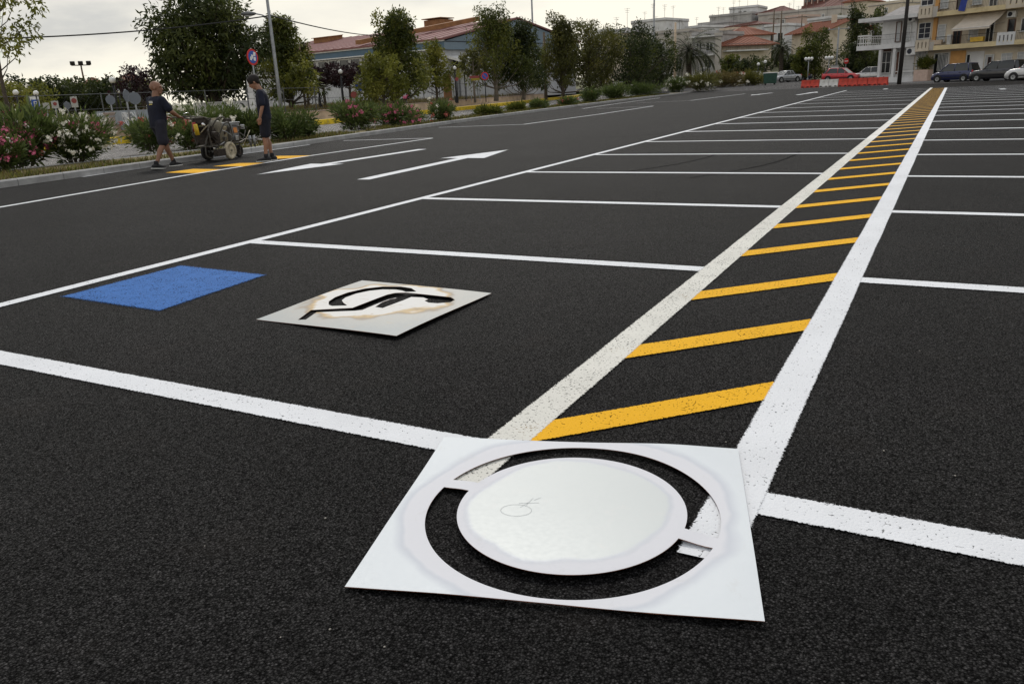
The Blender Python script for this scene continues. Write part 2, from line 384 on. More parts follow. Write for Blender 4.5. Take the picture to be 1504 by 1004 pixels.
stripe('strip_edge_line', [(lx(2.06), 2.06), (lx(18), 18)], .165, 'worn_white_paint', .0062, 'worn cream white edge line of the hatched strip')
stripe('strip_edge_line', [(lx(18), 18), (lx(66.5), 66.5)], .165, 'worn_white_paint', .0062)
stripe('strip_edge_line', [(rxs(1.97), 1.97), (rxs(18), 18)], .165, 'white_paint', .0063)
stripe('strip_edge_line', [(rxs(18), 18), (rxs(64), 64.5)], .165, 'white_paint', .0063)
stripe('bay_edge_line', [(bx(-6), -6), (bx(18), 18)], .12, 'white_paint', .0052); stripe('bay_edge_line', [(bx(18), 18), (bx(68.5), 68.5)], .12, 'white_paint', .0052)
stripe('bay_edge_line', [(4.12, 2.3), (4.3, 66)], .12, 'white_paint', .0052)
for y in (5.58, 8.64, 11.74, 14.80, 18.05, 21.5, 24.96, 28.46, 32.2, 36.2, 40.9, 45.7, 50.3, 55.1, 60.2, 64.5):
    stripe('bay_line', [(bx(y), y - .01), (lx(y) - .06, y)], .145 if y < 20 else .19, 'white_paint', .0047)
for y in (5.55, 8.51, 11.5, 14.5, 17.5, 20.65, 23.8, 26.85, 29.6, 32.4, 35.3, 38.0, 40.9, 43.7, 46.5, 49.4, 52.3, 55.2, 58.2, 61.2, 64.2):
    stripe('bay_line', [(rxs(y) + .06, y), (4.15, y - .04)], .145 if y < 20 else .19, 'white_paint', .0047)
hy = [2.48, 3.54, 4.72, 6.08, 7.34]
while hy[-1] < 63: hy.append(hy[-1] + 1.22)
for y in hy:
    x0, x1 = lx(y) + .07, rxs(y) - .07; k = (x1 - x0) * 1.03; t = .2
    a = Vector((x0, y + t * .5)); b = Vector((x1, y + k + t * .5))
    stripe('hatch_stripe', [a - (b - a).normalized() * .09, b + (b - a).normalized() * .06], .158, 'yellow_paint', .0055 if y > 3 else .0056)
def arrow(tip, base_y, half_w, tail_y, shaft_w, x_tail):
    s = 1 if tip[1] > base_y else -1
    patch('direction_arrow', [(tip[0], tip[1]), (tip[0] - half_w, base_y), (tip[0] - shaft_w, base_y + .02 * s), (tip[0] + shaft_w, base_y + .02 * s), (tip[0] + half_w, base_y)], 'white_paint', .0048)
    stripe('arrow_shaft', [(x_tail, tail_y), (tip[0], base_y + .1 * s)], shaft_w * 2, 'white_paint', .0050)
arrow((-11.3, 10.8), 13.1, .52, 16.55, .13, -11.3)
arrow((-8.72, 16.4), 14.1, .6, 10.5, .13, -8.38)
arrow((-13.5, 63.5), 66.2, .5, 70.5, .14, -13.2)
arrow((-9.3, 68), 64.8, .5, 59.5, .14, -9.5)
patch('marking_spot', [(-4.75, 67.3), (-4.4, 67.3), (-4.4, 69.3), (-4.75, 69.3)], 'white_paint'); patch('marking_spot', [(2.25, 54.0), (2.6, 54.0), (2.55, 56.0), (2.2, 56.0)], 'white_paint', .0066)
# long bays along the kerb
stripe('bay_edge_line', [(-11.6, 3), (-12.15, 6.9), (-12.95, 10.8), (-13.45, 15), (-13.7, 20.6)], .11, 'white_paint')
stripe('bay_line', [(-16.75, 20.2), (-13.7, 20.65)], .10, 'white_paint', .0049)
stripe('bay_line', [(-17.6, 27.0), (-14.25, 27.7)], .10, 'white_paint', .0049)
stripe('bay_edge_line', [(-14.25, 27.7), (-14.35, 35.6), (-14.98, 45.3)], .11, 'white_paint', .0051)
stripe('bay_line', [(-17.9, 44.0), (-14.98, 45.3)], .10, 'white_paint', .0049)
stripe('bay_edge_line', [(-15.6, 55.0), (-15.5, 71)], .12, 'white_paint', .0051)
stripe('bay_line', [(-18.9, 53.6), (-15.6, 55)], .10, 'white_paint', .0049)
stripe('kerb_side_line', [(-15.45, 10.4), (-15.95, 13), (-16.35, 15.8), (-16.7, 18.6)], .07, 'white_paint', .0049)
stripe('kerb_side_line', [(-19.2, 45), (-20.4, 54), (-21.9, 68)], .1, 'white_paint', .0049)
for q in ([(-14.06, 11.2), (-14.08, 12.0), (-13.1, 11.95), (-12.98, 11.16)], [(-14.05, 12.42), (-14.0, 13.2), (-13.2, 13.28), (-13.05, 12.44)], [(-14.25, 13.95), (-14.6, 14.95), (-13.42, 15.05), (-13.4, 14.25)]):
    patch('loading_mark', q, 'yellow_paint', .0053)
patch('overspray', [(-5.95, 3.15), (-4.25, 3.1), (-4.35, 4.8), (-5.97, 4.95)], 'blue_mist', .0054)
patch('blue_square', [(-5.68, 3.38), (-4.46, 3.33), (-4.56, 4.51), (-5.70, 4.58)], 'blue_paint', .0058, 'bright blue painted square with hazy oversprayed edges')

M['tyre_rubber'].node_tree.nodes['Principled BSDF'].inputs['Specular IOR Level'].default_value = .02
for k, (cx_, cy_, r_, a0_, a1_) in enumerate(((-9.5, 14.5, 7.2, -28, 6), (-9.3, 14.5, 5.6, -30, 2), (6.0, 5.5, 5.0, 165, 200), (-14, 30, 12, -60, -25))):
    stripe('tyre_mark', [(cx_ + r_ * math.cos(R(a0_ + (a1_ - a0_) * j / 20)), cy_ + r_ * math.sin(R(a0_ + (a1_ - a0_) * j / 20))) for j in range(21)], .13, 'tyre_rubber', .0036 + k * .0002)
mat('grit', (.3, .28, .25), .9, var=.5, scale=30)
stripe('paint_trace', [(rc_[0] + .455 * math.cos(a), rc_[1] + .455 * math.sin(a)) for rc_ in ((-.99, 2.03),) for a in [R(170) + k * .12 for k in range(16)]], .05, 'brown_trace', .007)
stripe('paint_trace', [(-1.64, 1.94), (-1.52, 1.88), (-1.45, 1.84)], .03, 'brown_trace', .007)
rgp = random.Random(5); mb = MB()
for k in range(45):
    y = 1.2 + 16 * rgp.random() ** 2.2; x = rgp.uniform(-1.0 - y * .75, .4 + y * .12); s_ = rgp.uniform(.0015, .004); o_ = len(mb.v)
    mb.ball((x, y, s_ * .5), s_, 5, 4, (1, rgp.uniform(.6, 1.2), .6))
tag(mb.build('loose_grit', M['grit']), 'loose pale grit scattered on the asphalt', 'grit', kind='stuff')

# ---------------------------------------------------------------- sheet metal stencils
def sheet_material(name, kind):
    m, t, b = nodes(name); l = t.links.new
    co = nd(t, 'ShaderNodeTexCoord'); n = nd(t, 'ShaderNodeTexNoise', i_Scale=3.2 if kind == 'ring' else 5.0, i_Detail=3.0, i_Roughness=.45); l(co.outputs['Object'], n.inputs['Vector'])
    ln = nd(t, 'ShaderNodeVectorMath', operation='LENGTH'); mp = nd(t, 'ShaderNodeMapping'); l(co.outputs['Object'], mp.inputs['Vector']); l(mp.outputs[0], ln.inputs[0])
    d = nd(t, 'ShaderNodeMath', operation='MULTIPLY_ADD'); l(n.outputs['Fac'], d.inputs[0]); l(ln.outputs['Value'], d.inputs[2])
    if kind == 'ring':          # white paint around the ring cut, bare zinc elsewhere
        d.inputs[1].default_value = .13
        r = ramp(t, [(.0, (.44, .47, .475)), (.372, (.46, .49, .495)), (.384, (.44, .465, .51)), (.40, (.60, .605, .64)), (.575, (.61, .615, .65)), (.588, (.5, .525, .575)), (.62, (.57, .605, .635)), (1, (.59, .625, .65))])
        g = ramp(t, [(.0, (.12,) * 3), (.37, (.12,) * 3), (.40, (0,) * 3), (.575, (0,) * 3), (.61, (.08,) * 3)])
        ro = ramp(t, [(.0, (.36,) * 3), (.38, (.36,) * 3), (.40, (.62,) * 3), (.57, (.62,) * 3), (.62, (.5,) * 3)])
    else:                       # white overspray round the symbol, rusty ochre rim, grey sheet outside
        d.inputs[1].default_value = .34; mp.inputs['Scale'].default_value = (1.0, 1.18, 1); mp.inputs['Location'].default_value = (.06, -.12, 0)
        r = ramp(t, [(.0, (.68, .68, .68)), (.62, (.66, .65, .62)), (.655, (.5, .36, .18)), (.68, (.3, .25, .19)), (.71, (.36, .36, .345)), (1, (.31, .33, .335))])
        g = ramp(t, [(.0, (0,) * 3), (.68, (0,) * 3), (.72, (.35,) * 3)])
        ro = ramp(t, [(.0, (.65,) * 3), (.6, (.65,) * 3), (.68, (.5,) * 3)])
    for q in (r, g, ro): l(d.outputs[0], q.inputs[0])
    # stains, smears and scratches
    n2 = nd(t, 'ShaderNodeTexNoise', i_Scale=11.0, i_Detail=8.0, i_Roughness=.7, i_Distortion=.6); l(co.outputs['Object'], n2.inputs['Vector'])
    st = nd(t, 'ShaderNodeMapRange'); st.inputs['From Min'].default_value = .58; st.inputs['From Max'].default_value = .74; st.inputs['To Max'].default_value = .5 if kind == 'ring' else .7
    l(n2.outputs['Fac'], st.inputs['Value'])
    mx = nd(t, 'ShaderNodeMix', data_type='RGBA'); l(st.outputs[0], mx.inputs['Factor']); l(r.outputs[0], mx.inputs['A'])
    mx.inputs['B'].default_value = (.5, .5, .5, 1) if kind == 'ring' else (.42, .33, .22, 1)
    l(mx.outputs['Result'], b.inputs['Base Color']); l(g.outputs[0], b.inputs['Metallic'])
    sc = nd(t, 'ShaderNodeTexNoise', i_Scale=70.0, i_Detail=4.0); l(co.outputs['Object'], sc.inputs['Vector'])
    ra = nd(t, 'ShaderNodeMath', operation='MULTIPLY_ADD'); ra.inputs[1].default_value = .18; l(sc.outputs['Fac'], ra.inputs[0]); l(ro.outputs[0], ra.inputs[2]); l(ra.outputs[0], b.inputs['Roughness'])
    bp = nd(t, 'ShaderNodeBump', i_Strength=.12, i_Distance=.004); l(n.outputs['Fac'], bp.inputs['Height']); l(bp.outputs[0], b.inputs['Normal'])
    return m
sheet_material('ring_sheet', 'ring'); sheet_material('symbol_sheet', 'symbol')
mat('rusty_edge', (.2, .08, .045), .8, var=.5, scale=20)
def sheet(name, outlines, thick, zf, m, parent, cuts=5, maxlen=.09):
    """flat sheet with holes (2D curve fill), then bent by zf(x, y)"""
    cu = bpy.data.curves.new(name, 'CURVE'); cu.dimensions = '2D'; cu.fill_mode = 'BOTH'; cu.extrude = thick / 2
    for o in outlines:
        sp = cu.splines.new('POLY'); sp.points.add(len(o) - 1); sp.use_cyclic_u = True
        for i, p in enumerate(o): sp.points[i].co = (p[0], p[1], 0, 1)
    tmp = bpy.data.objects.new('tmp', cu); col.objects.link(tmp)
    dg = bpy.context.evaluated_depsgraph_get(); me = bpy.data.meshes.new_from_object(tmp.evaluated_get(dg)); bpy.data.objects.remove(tmp)
    bm = bmesh.new(); bm.from_mesh(me); bmesh.ops.remove_doubles(bm, verts=bm.verts, dist=1e-6); bmesh.ops.triangulate(bm, faces=bm.faces)
    for _ in range(cuts):
        es = [e for e in bm.edges if e.calc_length() > maxlen]
        if not es: break
        bmesh.ops.subdivide_edges(bm, edges=es, cuts=1); bmesh.ops.triangulate(bm, faces=bm.faces)
    for v in bm.verts: v.co.z += zf(v.co.x, v.co.y)
    me.clear_geometry() if hasattr(me, 'clear_geometry') else None
    bm.to_mesh(me); bm.free(); me.name = name; me.materials.clear(); me.materials.append(m); me.materials.append(M['rusty_edge'])
    for p in me.polygons: p.material_index = 1 if abs(p.normal.z) < .5 else 0
    o = bpy.data.objects.new(name, me); col.objects.link(o)
    if parent: o.parent = parent
    return o
RA = R(16.4); rc = (-.955, 2.062)
ring = thing('ring_stencil', 'large white sheet metal stencil with a ring shaped cut-out across the line ends', 'stencil', (rc[0], rc[1], 0), RA)
def circ(r, a0, a1, n, c=(.01, -.015)): return [(c[0] + r * math.cos(a0 + (a1 - a0) * k / n), c[1] + r * math.sin(a0 + (a1 - a0) * k / n)) for k in range(n + 1)]
ro_, ri_ = .463, .362
def ringz(x, y):
    d = math.hypot(x, y); e = max(0, 1 - (d / .36) ** 2)
    return .014 + .007 * math.sin(3 * x + 1) * math.cos(2.2 * y) * smoothstep((d - .47) / .15) + .008 * noise.noise((x * 2, y * 2, 4)) * smoothstep((d - .3) / .3) + .009 * smoothstep((.462 - d) / .105)
bw = .062                                             # half angle of a bridge
A1, A2 = R(163), R(-17)                               # the two bridges, left and right
h1 = circ(ro_, A2 + bw, A1 - bw, 60) + list(reversed(circ(ri_, A2 + bw * 1.35, A1 - bw * 1.35, 60)))
h2 = circ(ro_, A1 + bw, A2 + 2 * math.pi - bw, 60) + list(reversed(circ(ri_, A1 + bw * 1.35, A2 + 2 * math.pi - bw * 1.35, 60)))
frame = []; 
cs = [(-.556, -.496), (.557, -.498), (.556, .498), (-.557, .496)]
for (x0, y0), (x1, y1) in zip(cs, cs[1:] + cs[:1]):
    for k in range(12): frame.append((x0 + (x1 - x0) * k / 12, y0 + (y1 - y0) * k / 12))
sheet('sheet', [frame, h1, h2], .0022, ringz, M['ring_sheet'], ring, 8, .028)

sk = MB(); zk = .0285
sk.tube([(-.16 + .05 * math.cos(a * .37), -.05 + .036 * math.sin(a * .37), ringz(-.16, -.05) + .0022) for a in range(18)], .0004, 4)
for p0, p1 in (((-.135, -.02), (-.12, .035)), ((-.16, -.005), (-.095, .005)), ((-.15, -.03), (-.13, .005)), ((-.115, .02), (-.095, .04))): sk.tube([(*p0, ringz(*p0) + .0022), (*p1, ringz(*p1) + .0022)], .0004, 4)
mat('pencil', (.40, .42, .425), .8); sk.build('pencil_sketch', M['pencil'], ring)
hc = [(-3.098, 4.318), (-3.188, 4.386), (-3.29, 4.406), (-3.411, 4.369), (-3.497, 4.285), (-3.543, 4.153), (-3.545, 4.029), (-3.514, 3.93), (-3.457, 3.861), (-3.416, 3.843), (-3.328, 3.867), (-3.4, 3.911), (-3.456, 3.963), (-3.483, 4.034), (-3.479, 4.148), (-3.437, 4.247), (-3.367, 4.31), (-3.268, 4.335), (-3.2, 4.321), (-3.153, 4.295)]
hb = [(-3.418, 3.52), (-3.49, 3.717), (-3.238, 3.822), (-3.232, 3.926), (-3.226, 4.179), (-3.203, 4.235), (-3.145, 4.263), (-3.044, 4.261), (-2.863, 4.256), (-2.781, 4.254), (-2.72, 4.209), (-2.712, 4.144), (-2.771, 4.093), (-2.832, 4.087), (-2.883, 4.12), (-2.882, 4.161), (-2.943, 4.193), (-3.035, 4.177), (-3.033, 4.076), (-3.042, 3.874), (-3.101, 3.885), (-3.128, 3.991), (-3.124, 4.079), (-3.10, 4.115), (-3.122, 4.122), (-3.144, 4.068), (-3.148, 3.944), (-3.147, 3.801), (-3.182, 3.776), (-3.425, 3.687), (-3.376, 3.534)]
ho = (-3.147, 3.957)
sym = thing('wheelchair_stencil', 'grey metal stencil with a wheelchair symbol cut out and rusty paint stains', 'stencil', (ho[0], ho[1], 0))
def sy(l): return [(x - ho[0], y - ho[1]) for x, y in l]
so = [(-3.709, 3.454), (-2.599, 3.408), (-2.581, 4.455), (-3.7, 4.505)]; fr = []
for (x0, y0), (x1, y1) in zip(so, so[1:] + so[:1]):
    for k in range(12): fr.append((x0 + (x1 - x0) * k / 12, y0 + (y1 - y0) * k / 12))
def symz(x, y): return .013 + .007 * math.sin(2.6 * x + .6) + .006 * math.cos(3.5 * y + x * 2)
def grow(poly, k):
    n_ = len(poly); ar = sum(poly[i][0] * poly[(i + 1) % n_][1] - poly[(i + 1) % n_][0] * poly[i][1] for i in range(n_)); sg_ = 1 if ar > 0 else -1; out = []
    for i in range(n_):
        a, p, b = Vector(poly[i - 1]), Vector(poly[i]), Vector(poly[(i + 1) % n_]); n1 = (p - a).normalized(); n2 = (b - p).normalized()
        nn = Vector((n1.y + n2.y, -n1.x - n2.x)) * sg_; nn = nn.normalized() if nn.length > .2 else Vector((0, 0)); out.append(tuple(p + nn * k))
    return out
sheet('sheet', [sy(fr), grow(sy(hc), .010), grow(sy(hb), .006)], .0022, symz, M['symbol_sheet'], sym, maxlen=.07)

# ---------------------------------------------------------------- people
mat('skin_tan', (.21, .105, .065), .55, var=.12, scale=8); mat('skin_light', (.27, .14, .09), .55, var=.12, scale=8)
mat('navy_cloth', (.007, .009, .021), .9, var=.3, scale=9, bump=.4, bscale=14); mat('dark_shorts', (.016, .016, .026), .9, var=.3, scale=9, bump=.4, bscale=14)
mat('black_shorts', (.009, .010, .018), .9, var=.3, scale=9, bump=.4, bscale=14)
mat('shoe_black', (.012, .012, .014), .7, var=.3); mat('shoe_sole', (.55, .55, .53), .7); mat('sock', (.015, .015, .018), .9)
mat('hair_dark', (.012, .009, .008), .8, var=.4, scale=40); mat('eye', (.02, .015, .012), .3); mat('lip', (.22, .085, .07), .6); mat('cloth_print', (.6, .6, .58), .8); mat('cloth_print_yellow', (.6, .5, .15), .8)
def capsule(mb, pts, rad, n=12, sx=1.0):
    mb.tube(pts, rad, n, True, sx)
    r = rad if hasattr(rad, '__len__') else [rad] * len(pts)
    for p, q in zip(pts, r): mb.ball(p, q * .98, 10, 8)
    return mb
def slab(mb, secs, n=20):
    """torso like loft: secs = (x, y, z, half depth, half width)"""
    rs = []
    for x, y, z, a, b in secs:
        ring = []
        for k in range(n):
            t = 2 * math.pi * k / n; c, s_ = math.cos(t), math.sin(t)
            ring.append((x + a * math.copysign(abs(c) ** .8, c), y + b * math.copysign(abs(s_) ** .85, s_), z))
        rs.append(ring)
    return mb.rings(rs)
def fuse(mb, name, m, parent, vox, it=6):
    o = mb.build(name, m, parent)
    r = o.modifiers.new('r', 'REMESH'); r.mode = 'VOXEL'; r.voxel_size = vox
    s = o.modifiers.new('s', 'SMOOTH'); s.factor = .5; s.iterations = it
    baked(o); o.data.polygons.foreach_set('use_smooth', [True] * len(o.data.polygons))
    return o
def hand(mb, wrist, d, palm_n, side, curl):
    """palm and five fingers; d = hand direction, palm_n = palm normal, side = thumb side vector; curl in radians per joint"""
    d = Vector(d).normalized(); pn = Vector(palm_n).normalized(); sd_ = Vector(side).normalized(); w = Vector(wrist)
    capsule(mb, [w, w + d * .045], [.027, .03], 10); 
    for k in range(4): capsule(mb, [w + d * .02 + sd_ * (.028 - .019 * k), w + d * .085 + sd_ * (.03 - .02 * k)], [.014, .0125], 8)
    for k, ln in enumerate((.072, .08, .074, .06)):
        p = w + d * .085 + sd_ * (.03 - .02 * k); a = curl * .6; pts = [p]
        for j in range(3):
            dd = d * math.cos(a) + pn * math.sin(a); p = p + dd * ln * (.45, .32, .25)[j]; pts.append(p); a += curl
        capsule(mb, pts, [.0105, .0098, .009, .008], 8)
    p = w + d * .025 + sd_ * .03; pts = [p, p + sd_ * .022 + d * .022 + pn * .008, p + sd_ * .03 + d * .05 + pn * .022, p + sd_ * .024 + d * .07 + pn * .03]
    capsule(mb, pts, [.014, .012, .0105, .009], 8)
def head(mb, c, fwd, up, s=1.0):
    """skull, jaw, nose, ears, neck root given by the caller"""
    f = Vector(fwd).normalized(); u = Vector(up).normalized(); l = u.cross(f).normalized(); f = l.cross(u).normalized(); c = Vector(c)
    m = Matrix.Identity(4); k = s
    for i in range(3): m[i][0], m[i][1], m[i][2], m[i][3] = f[i] * k, l[i] * k, u[i] * k, c[i]
    o = len(mb.v)
    mb.ball((-.012, 0, .03), .093, 16, 12, (1.05, .83, .97))
    mb.ball((.03, 0, -.015), .07, 14, 10, (.85, .84, 1.15))
    mb.ball((.055, 0, -.078), .036, 12, 8, (.85, 1.05, .8))
    mb.tube([(.078, 0, .022), (.1, 0, -.012), (.108, 0, -.026)], [.009, .012, .014], 8); mb.ball((.1, 0, -.026), .0155, 8, 6)
    mb.tube([(.074, .045, .032), (.088, 0, .034), (.074, -.045, .032)], [.011, .012, .011], 8)
    mb.ball((.088, 0, -.055), .016, 8, 6, (.7, 1.5, .5))
    for s_ in (-1, 1): mb.ball((-.01, s_ * .08, -.005), .03, 10, 8, (.6, .35, 1.05))
    mb.xform(m, o)
    return m
def face_parts(m, parent, hair=None):
    for s_ in (-1, 1): MB().ball((.074, s_ * .031, .012), .0125, 8, 6, (.7, 1.2, .7)).xform(m).build('eye', M['eye'], parent, True)
    MB().ball((.094, 0, -.056), .018, 8, 6, (.45, 1.25, .35)).xform(m).build('mouth', M['lip'], parent, True)
    if hair:
        mb = MB(); mb.ball((-.02, 0, .048), .108, 16, 12, (1.05, .86, .88)); mb.ball((.045, 0, .09), .045, 10, 8, (1, 1.4, .6)); mb.ball((-.06, 0, .0), .062, 12, 8, (.8, 1.1, 1.1))
        mb.xform(m); fuse(mb, 'hair', M['hair_dark'], parent, .012, 2)
def leg(body, shorts, hip, knee, ankle, k_end, s=1.0, wide=1.0):
    hip, knee, ankle = Vector(hip), Vector(knee), Vector(ankle); calf = knee.lerp(ankle, .33) + Vector((-.018, 0, 0))
    capsule(body, [hip, hip.lerp(knee, .5), knee, calf, knee.lerp(ankle, .7), ankle], [.085 * s, .073 * s, .055 * s, .057 * s, .042 * s, .036 * s], 14)
    e = hip.lerp(knee, k_end)
    capsule(shorts, [hip + Vector((0, 0, .02)), hip.lerp(knee, .4), e], [.118 * wide, .112 * wide, .106 * wide], 16)
def shoe(parent, ankle, yaw, pitch, name='shoe'):
    m = Matrix.Translation(ankle) @ Matrix.Rotation(yaw, 4, 'Z') @ Matrix.Rotation(pitch, 4, 'Y')
    mb = MB(); mb.tube([(-.075, 0, -.045), (0, 0, -.035), (.1, 0, -.055), (.19, 0, -.066)], [.042, .05, .045, .032], 12); mb.tube([(-.01, 0, .01), (-.005, 0, -.05)], [.05, .052], 12); mb.ball((.185, 0, -.064), .034, 10, 8, (1.2, 1.1, .75)); mb.ball((-.07, 0, -.05), .043, 10, 8)
    mb.xform(m); o = fuse(mb, name, M['shoe_black'], parent, .011, 4)
    prof = [(-.115, -.03), (-.06, -.046), (.05, -.05), (.15, -.05), (.215, -.03), (.235, 0), (.215, .03), (.15, .05), (.05, .048), (-.06, .044), (-.115, .03)]
    MB().prism(prof, -.098, -.078).xform(m).build('sole', M['shoe_sole'], o)
    MB().tube([(0, 0, .07), (0, 0, -.02)], [.046, .05], 12).xform(m).build('sock', M['sock'], parent, True)

# --- bald man pushing the machine
q = (-15.2, 12.216)
man = thing('person', 'bald man in navy T-shirt and dark shorts pushing the line marking machine', 'person', (q[0], q[1], 0), R(88))
body, shirt, shorts = MB(), MB(), MB()
leg(body, shorts, (-.01, -.1, .93), (-.05, -.12, .5), (-.31, -.13, .105), .86, 1.06, 1.05)
leg(body, shorts, (.01, .1, .93), (.19, .11, .51), (.31, .1, .1), .86, 1.06, 1.05)
slab(body, [(0, 0, .88, .1, .15), (.0, 0, 1.0, .11, .16), (.02, 0, 1.15, .12, .165), (.04, 0, 1.32, .125, .19), (.05, 0, 1.43, .1, .19), (.055, 0, 1.49, .06, .1)])
slab(shorts, [(0, 0, .84, .13, .19), (0, 0, .95, .138, .19), (.0, 0, 1.04, .135, .185)])
slab(shirt, [(.01, 0, .885, .15, .19), (.015, 0, .97, .155, .195), (.03, 0, 1.12, .16, .198), (.035, 0, 1.28, .155, .215), (.045, 0, 1.40, .132, .222), (.05, 0, 1.46, .1, .18), (.055, 0, 1.505, .07, .09)])
capsule(body, [(.05, 0, 1.45), (.075, -.01, 1.58)], [.082, .074], 12)
for s_, el, wr in ((-1, (.17, -.29, 1.17), (.39, -.22, 1.06)), (1, (.2, .27, 1.17), (.42, .22, 1.06))):
    sh = Vector((.05, s_ * .195, 1.42)); el = Vector(el); wr = Vector(wr)
    capsule(body, [sh, sh.lerp(el, .5), el, el.lerp(wr, .35), wr], [.064, .056, .05, .049, .033], 12)
    capsule(shirt, [sh + Vector((0, 0, .0)), sh.lerp(el, .45), sh.lerp(el, .72)], [.09, .086, .09], 12)
    hand(body, wr, (.94, -.1 * s_, -.2), (0, 0, -1) if s_ < 0 else (0, 0, -1), (0, -s_, .1), .85)
hm = head(body, (.1, -.015, 1.665), (.62, -.76, -.06), (.06, 0, 1), 1.25)
fuse(body, 'body', M['skin_tan'], man, .0065); face_parts(hm, man)
sh_ = fuse(shirt, 'shirt', M['navy_cloth'], man, .013); fuse(shorts, 'shorts', M['dark_shorts'], man, .013)
MB().box((-.105, -.03, 1.385), (.004, .12, .045), ry=R(-12)).build('back_print', M['cloth_print'], sh_); MB().box((-.118, -.03, 1.34), (.004, .10, .022), ry=R(-8)).build('back_print', M['cloth_print_yellow'], sh_)
shoe(man, (-.31, -.13, .105), R(-4), R(6)); shoe(man, (.31, .1, .1), R(4), 0)

# --- young man watching
q = (-13.549, 13.722)
boy = thing('person', 'dark haired young man in navy T-shirt standing with bowed head', 'person', (q[0], q[1], 0), R(222))
body, shirt, shorts = MB(), MB(), MB()
leg(body, shorts, (-.01, -.085, .95), (.02, -.095, .52), (-.05, -.1, .1), .82, 1.0)
leg(body, shorts, (-.01, .085, .95), (.05, .10, .52), (.07, .11, .1), .82, 1.0)
slab(body, [(-.01, 0, .9, .1, .15), (-.01, 0, 1.02, .1, .15), (.0, 0, 1.18, .105, .155), (.0, 0, 1.36, .115, .18), (.01, 0, 1.47, .095, .18), (.02, 0, 1.53, .06, .09)])
slab(shorts, [(-.01, 0, .86, .125, .175), (-.01, 0, .97, .13, .18), (-.01, 0, 1.05, .125, .175)])
slab(shirt, [(-.01, 0, .90, .145, .182), (-.012, 0, 1.0, .142, .18), (-.005, 0, 1.16, .14, .184), (-.005, 0, 1.32, .142, .204), (.005, 0, 1.45, .122, .21), (.012, 0, 1.505, .095, .17), (.02, 0, 1.55, .068, .085)])
capsule(body, [(.01, 0, 1.5), (.065, 0, 1.62)], [.072, .066], 12)
for s_, el, wr in ((-1, (-.01, -.27, 1.19), (.06, -.27, .95)), (1, (.0, .27, 1.19), (.085, .265, .95))):
    sh = Vector((.01, s_ * .185, 1.465)); el = Vector(el); wr = Vector(wr)
    capsule(body, [sh, sh.lerp(el, .5), el, el.lerp(wr, .35), wr], [.054, .045, .039, .039, .027], 12)
    capsule(shirt, [sh, sh.lerp(el, .45), sh.lerp(el, .8)], [.078, .074, .077], 12)
    hand(body, wr, (.2, 0, -.98), (0, -s_, 0), (1, 0, .15), .3)
hm = head(body, (.125, 0, 1.695), (.86, .02, -.5), (.5, 0, .87), 1.2)
fuse(body, 'body', M['skin_light'], boy, .0065); face_parts(hm, boy, True)
sh_ = fuse(shirt, 'shirt', M['navy_cloth'], boy, .013); fuse(shorts, 'shorts', M['black_shorts'], boy, .013)
MB().box((-.14, .02, 1.40), (.004, .13, .04), ry=R(6)).build('back_print', M['cloth_print'], sh_)
shoe(boy, (-.05, -.1, .1), R(-10), 0); shoe(boy, (.07, .11, .1), R(8), 0)

# ---------------------------------------------------------------- line marking machine
mat('dusty_steel', (.13, .12, .105), .6, .6, var=.4, scale=14, dirt=(.22, .19, .14)); mat('dark_machine', (.035, .026, .02), .7, .2, var=.5, scale=12, dirt=(.1, .08, .06))
mat('tan_tank', (.19, .175, .13), .6, var=.35, scale=9, dirt=(.14, .11, .06)); mat('cream_rubber', (.47, .42, .31), .8, var=.25, scale=10, dirt=(.25, .2, .13))
mat('tyre_black', (.018, .017, .016), .85, var=.4, scale=12); mat('zinc', (.3, .31, .32), .45, .7, var=.3, scale=8); mat('orange_label', (.6, .24, .07), .7); mat('bright_metal', (.7, .7, .7), .25, .9)
mat('hose', (.05, .045, .035), .6, var=.4, scale=15); mat('red_plastic', (.35, .03, .02), .5); mat('yellow_plastic', (.6, .42, .03), .5)
lm = thing('line_marking_machine', 'paint spattered walk-behind line marking machine with cream wheel', 'machine', (-15.5, 14.12, 0), R(99))
def wheel(parent, c, r, w, tm, rm, hub):
    o = MB().lathe([(r * .62, -w * .5), (r * .93, -w * .5), (r, -w * .3), (r, w * .3), (r * .93, w * .5), (r * .62, w * .5)], c, 24, 'Y', True).build('wheel', tm, parent, True)
    MB().lathe([(.001, -w * .42), (r * .3, -w * .42), (r * .34, -w * .3), (r * .6, -w * .34), (r * .66, -w * .44), (r * .66, w * .44), (r * .6, w * .34), (r * .34, w * .3), (r * .3, w * .42), (.001, w * .42)], c, 20, 'Y').build('rim', rm, o)
    MB().lathe([(.001, -w * .7), (r * .13, -w * .7), (r * .13, w * .7), (.001, w * .7)], c, 10, 'Y').build('hub', hub, o)
    return o
wheel(lm, (.0, -.27, .205), .205, .075, M['cream_rubber'], M['cream_rubber'], M['tan_tank'])
wheel(lm, (-.16, .27, .205), .205, .085, M['tyre_black'], M['dark_machine'], M['zinc'])
wheel(lm, (.66, .0, .15), .15, .07, M['tyre_black'], M['dark_machine'], M['zinc'])
mb = MB()
for s_ in (-1, 1):
    mb.tube([(-.62, s_ * .19, .34), (.55, s_ * .17, .36), (.92, s_ * .1, .42)], .022, 8)
    mb.tube([(-.55, s_ * .2, .34), (-.62, s_ * .22, .7), (-.5, s_ * .24, .98)], .02, 8); mb.tube([(-.1, s_ * .18, .35), (-.08, s_ * .26, .205)], .02, 8)
for x in (-.6, -.2, .25, .55): mb.tube([(x, -.19, .345), (x, .19, .345)], .02, 8)
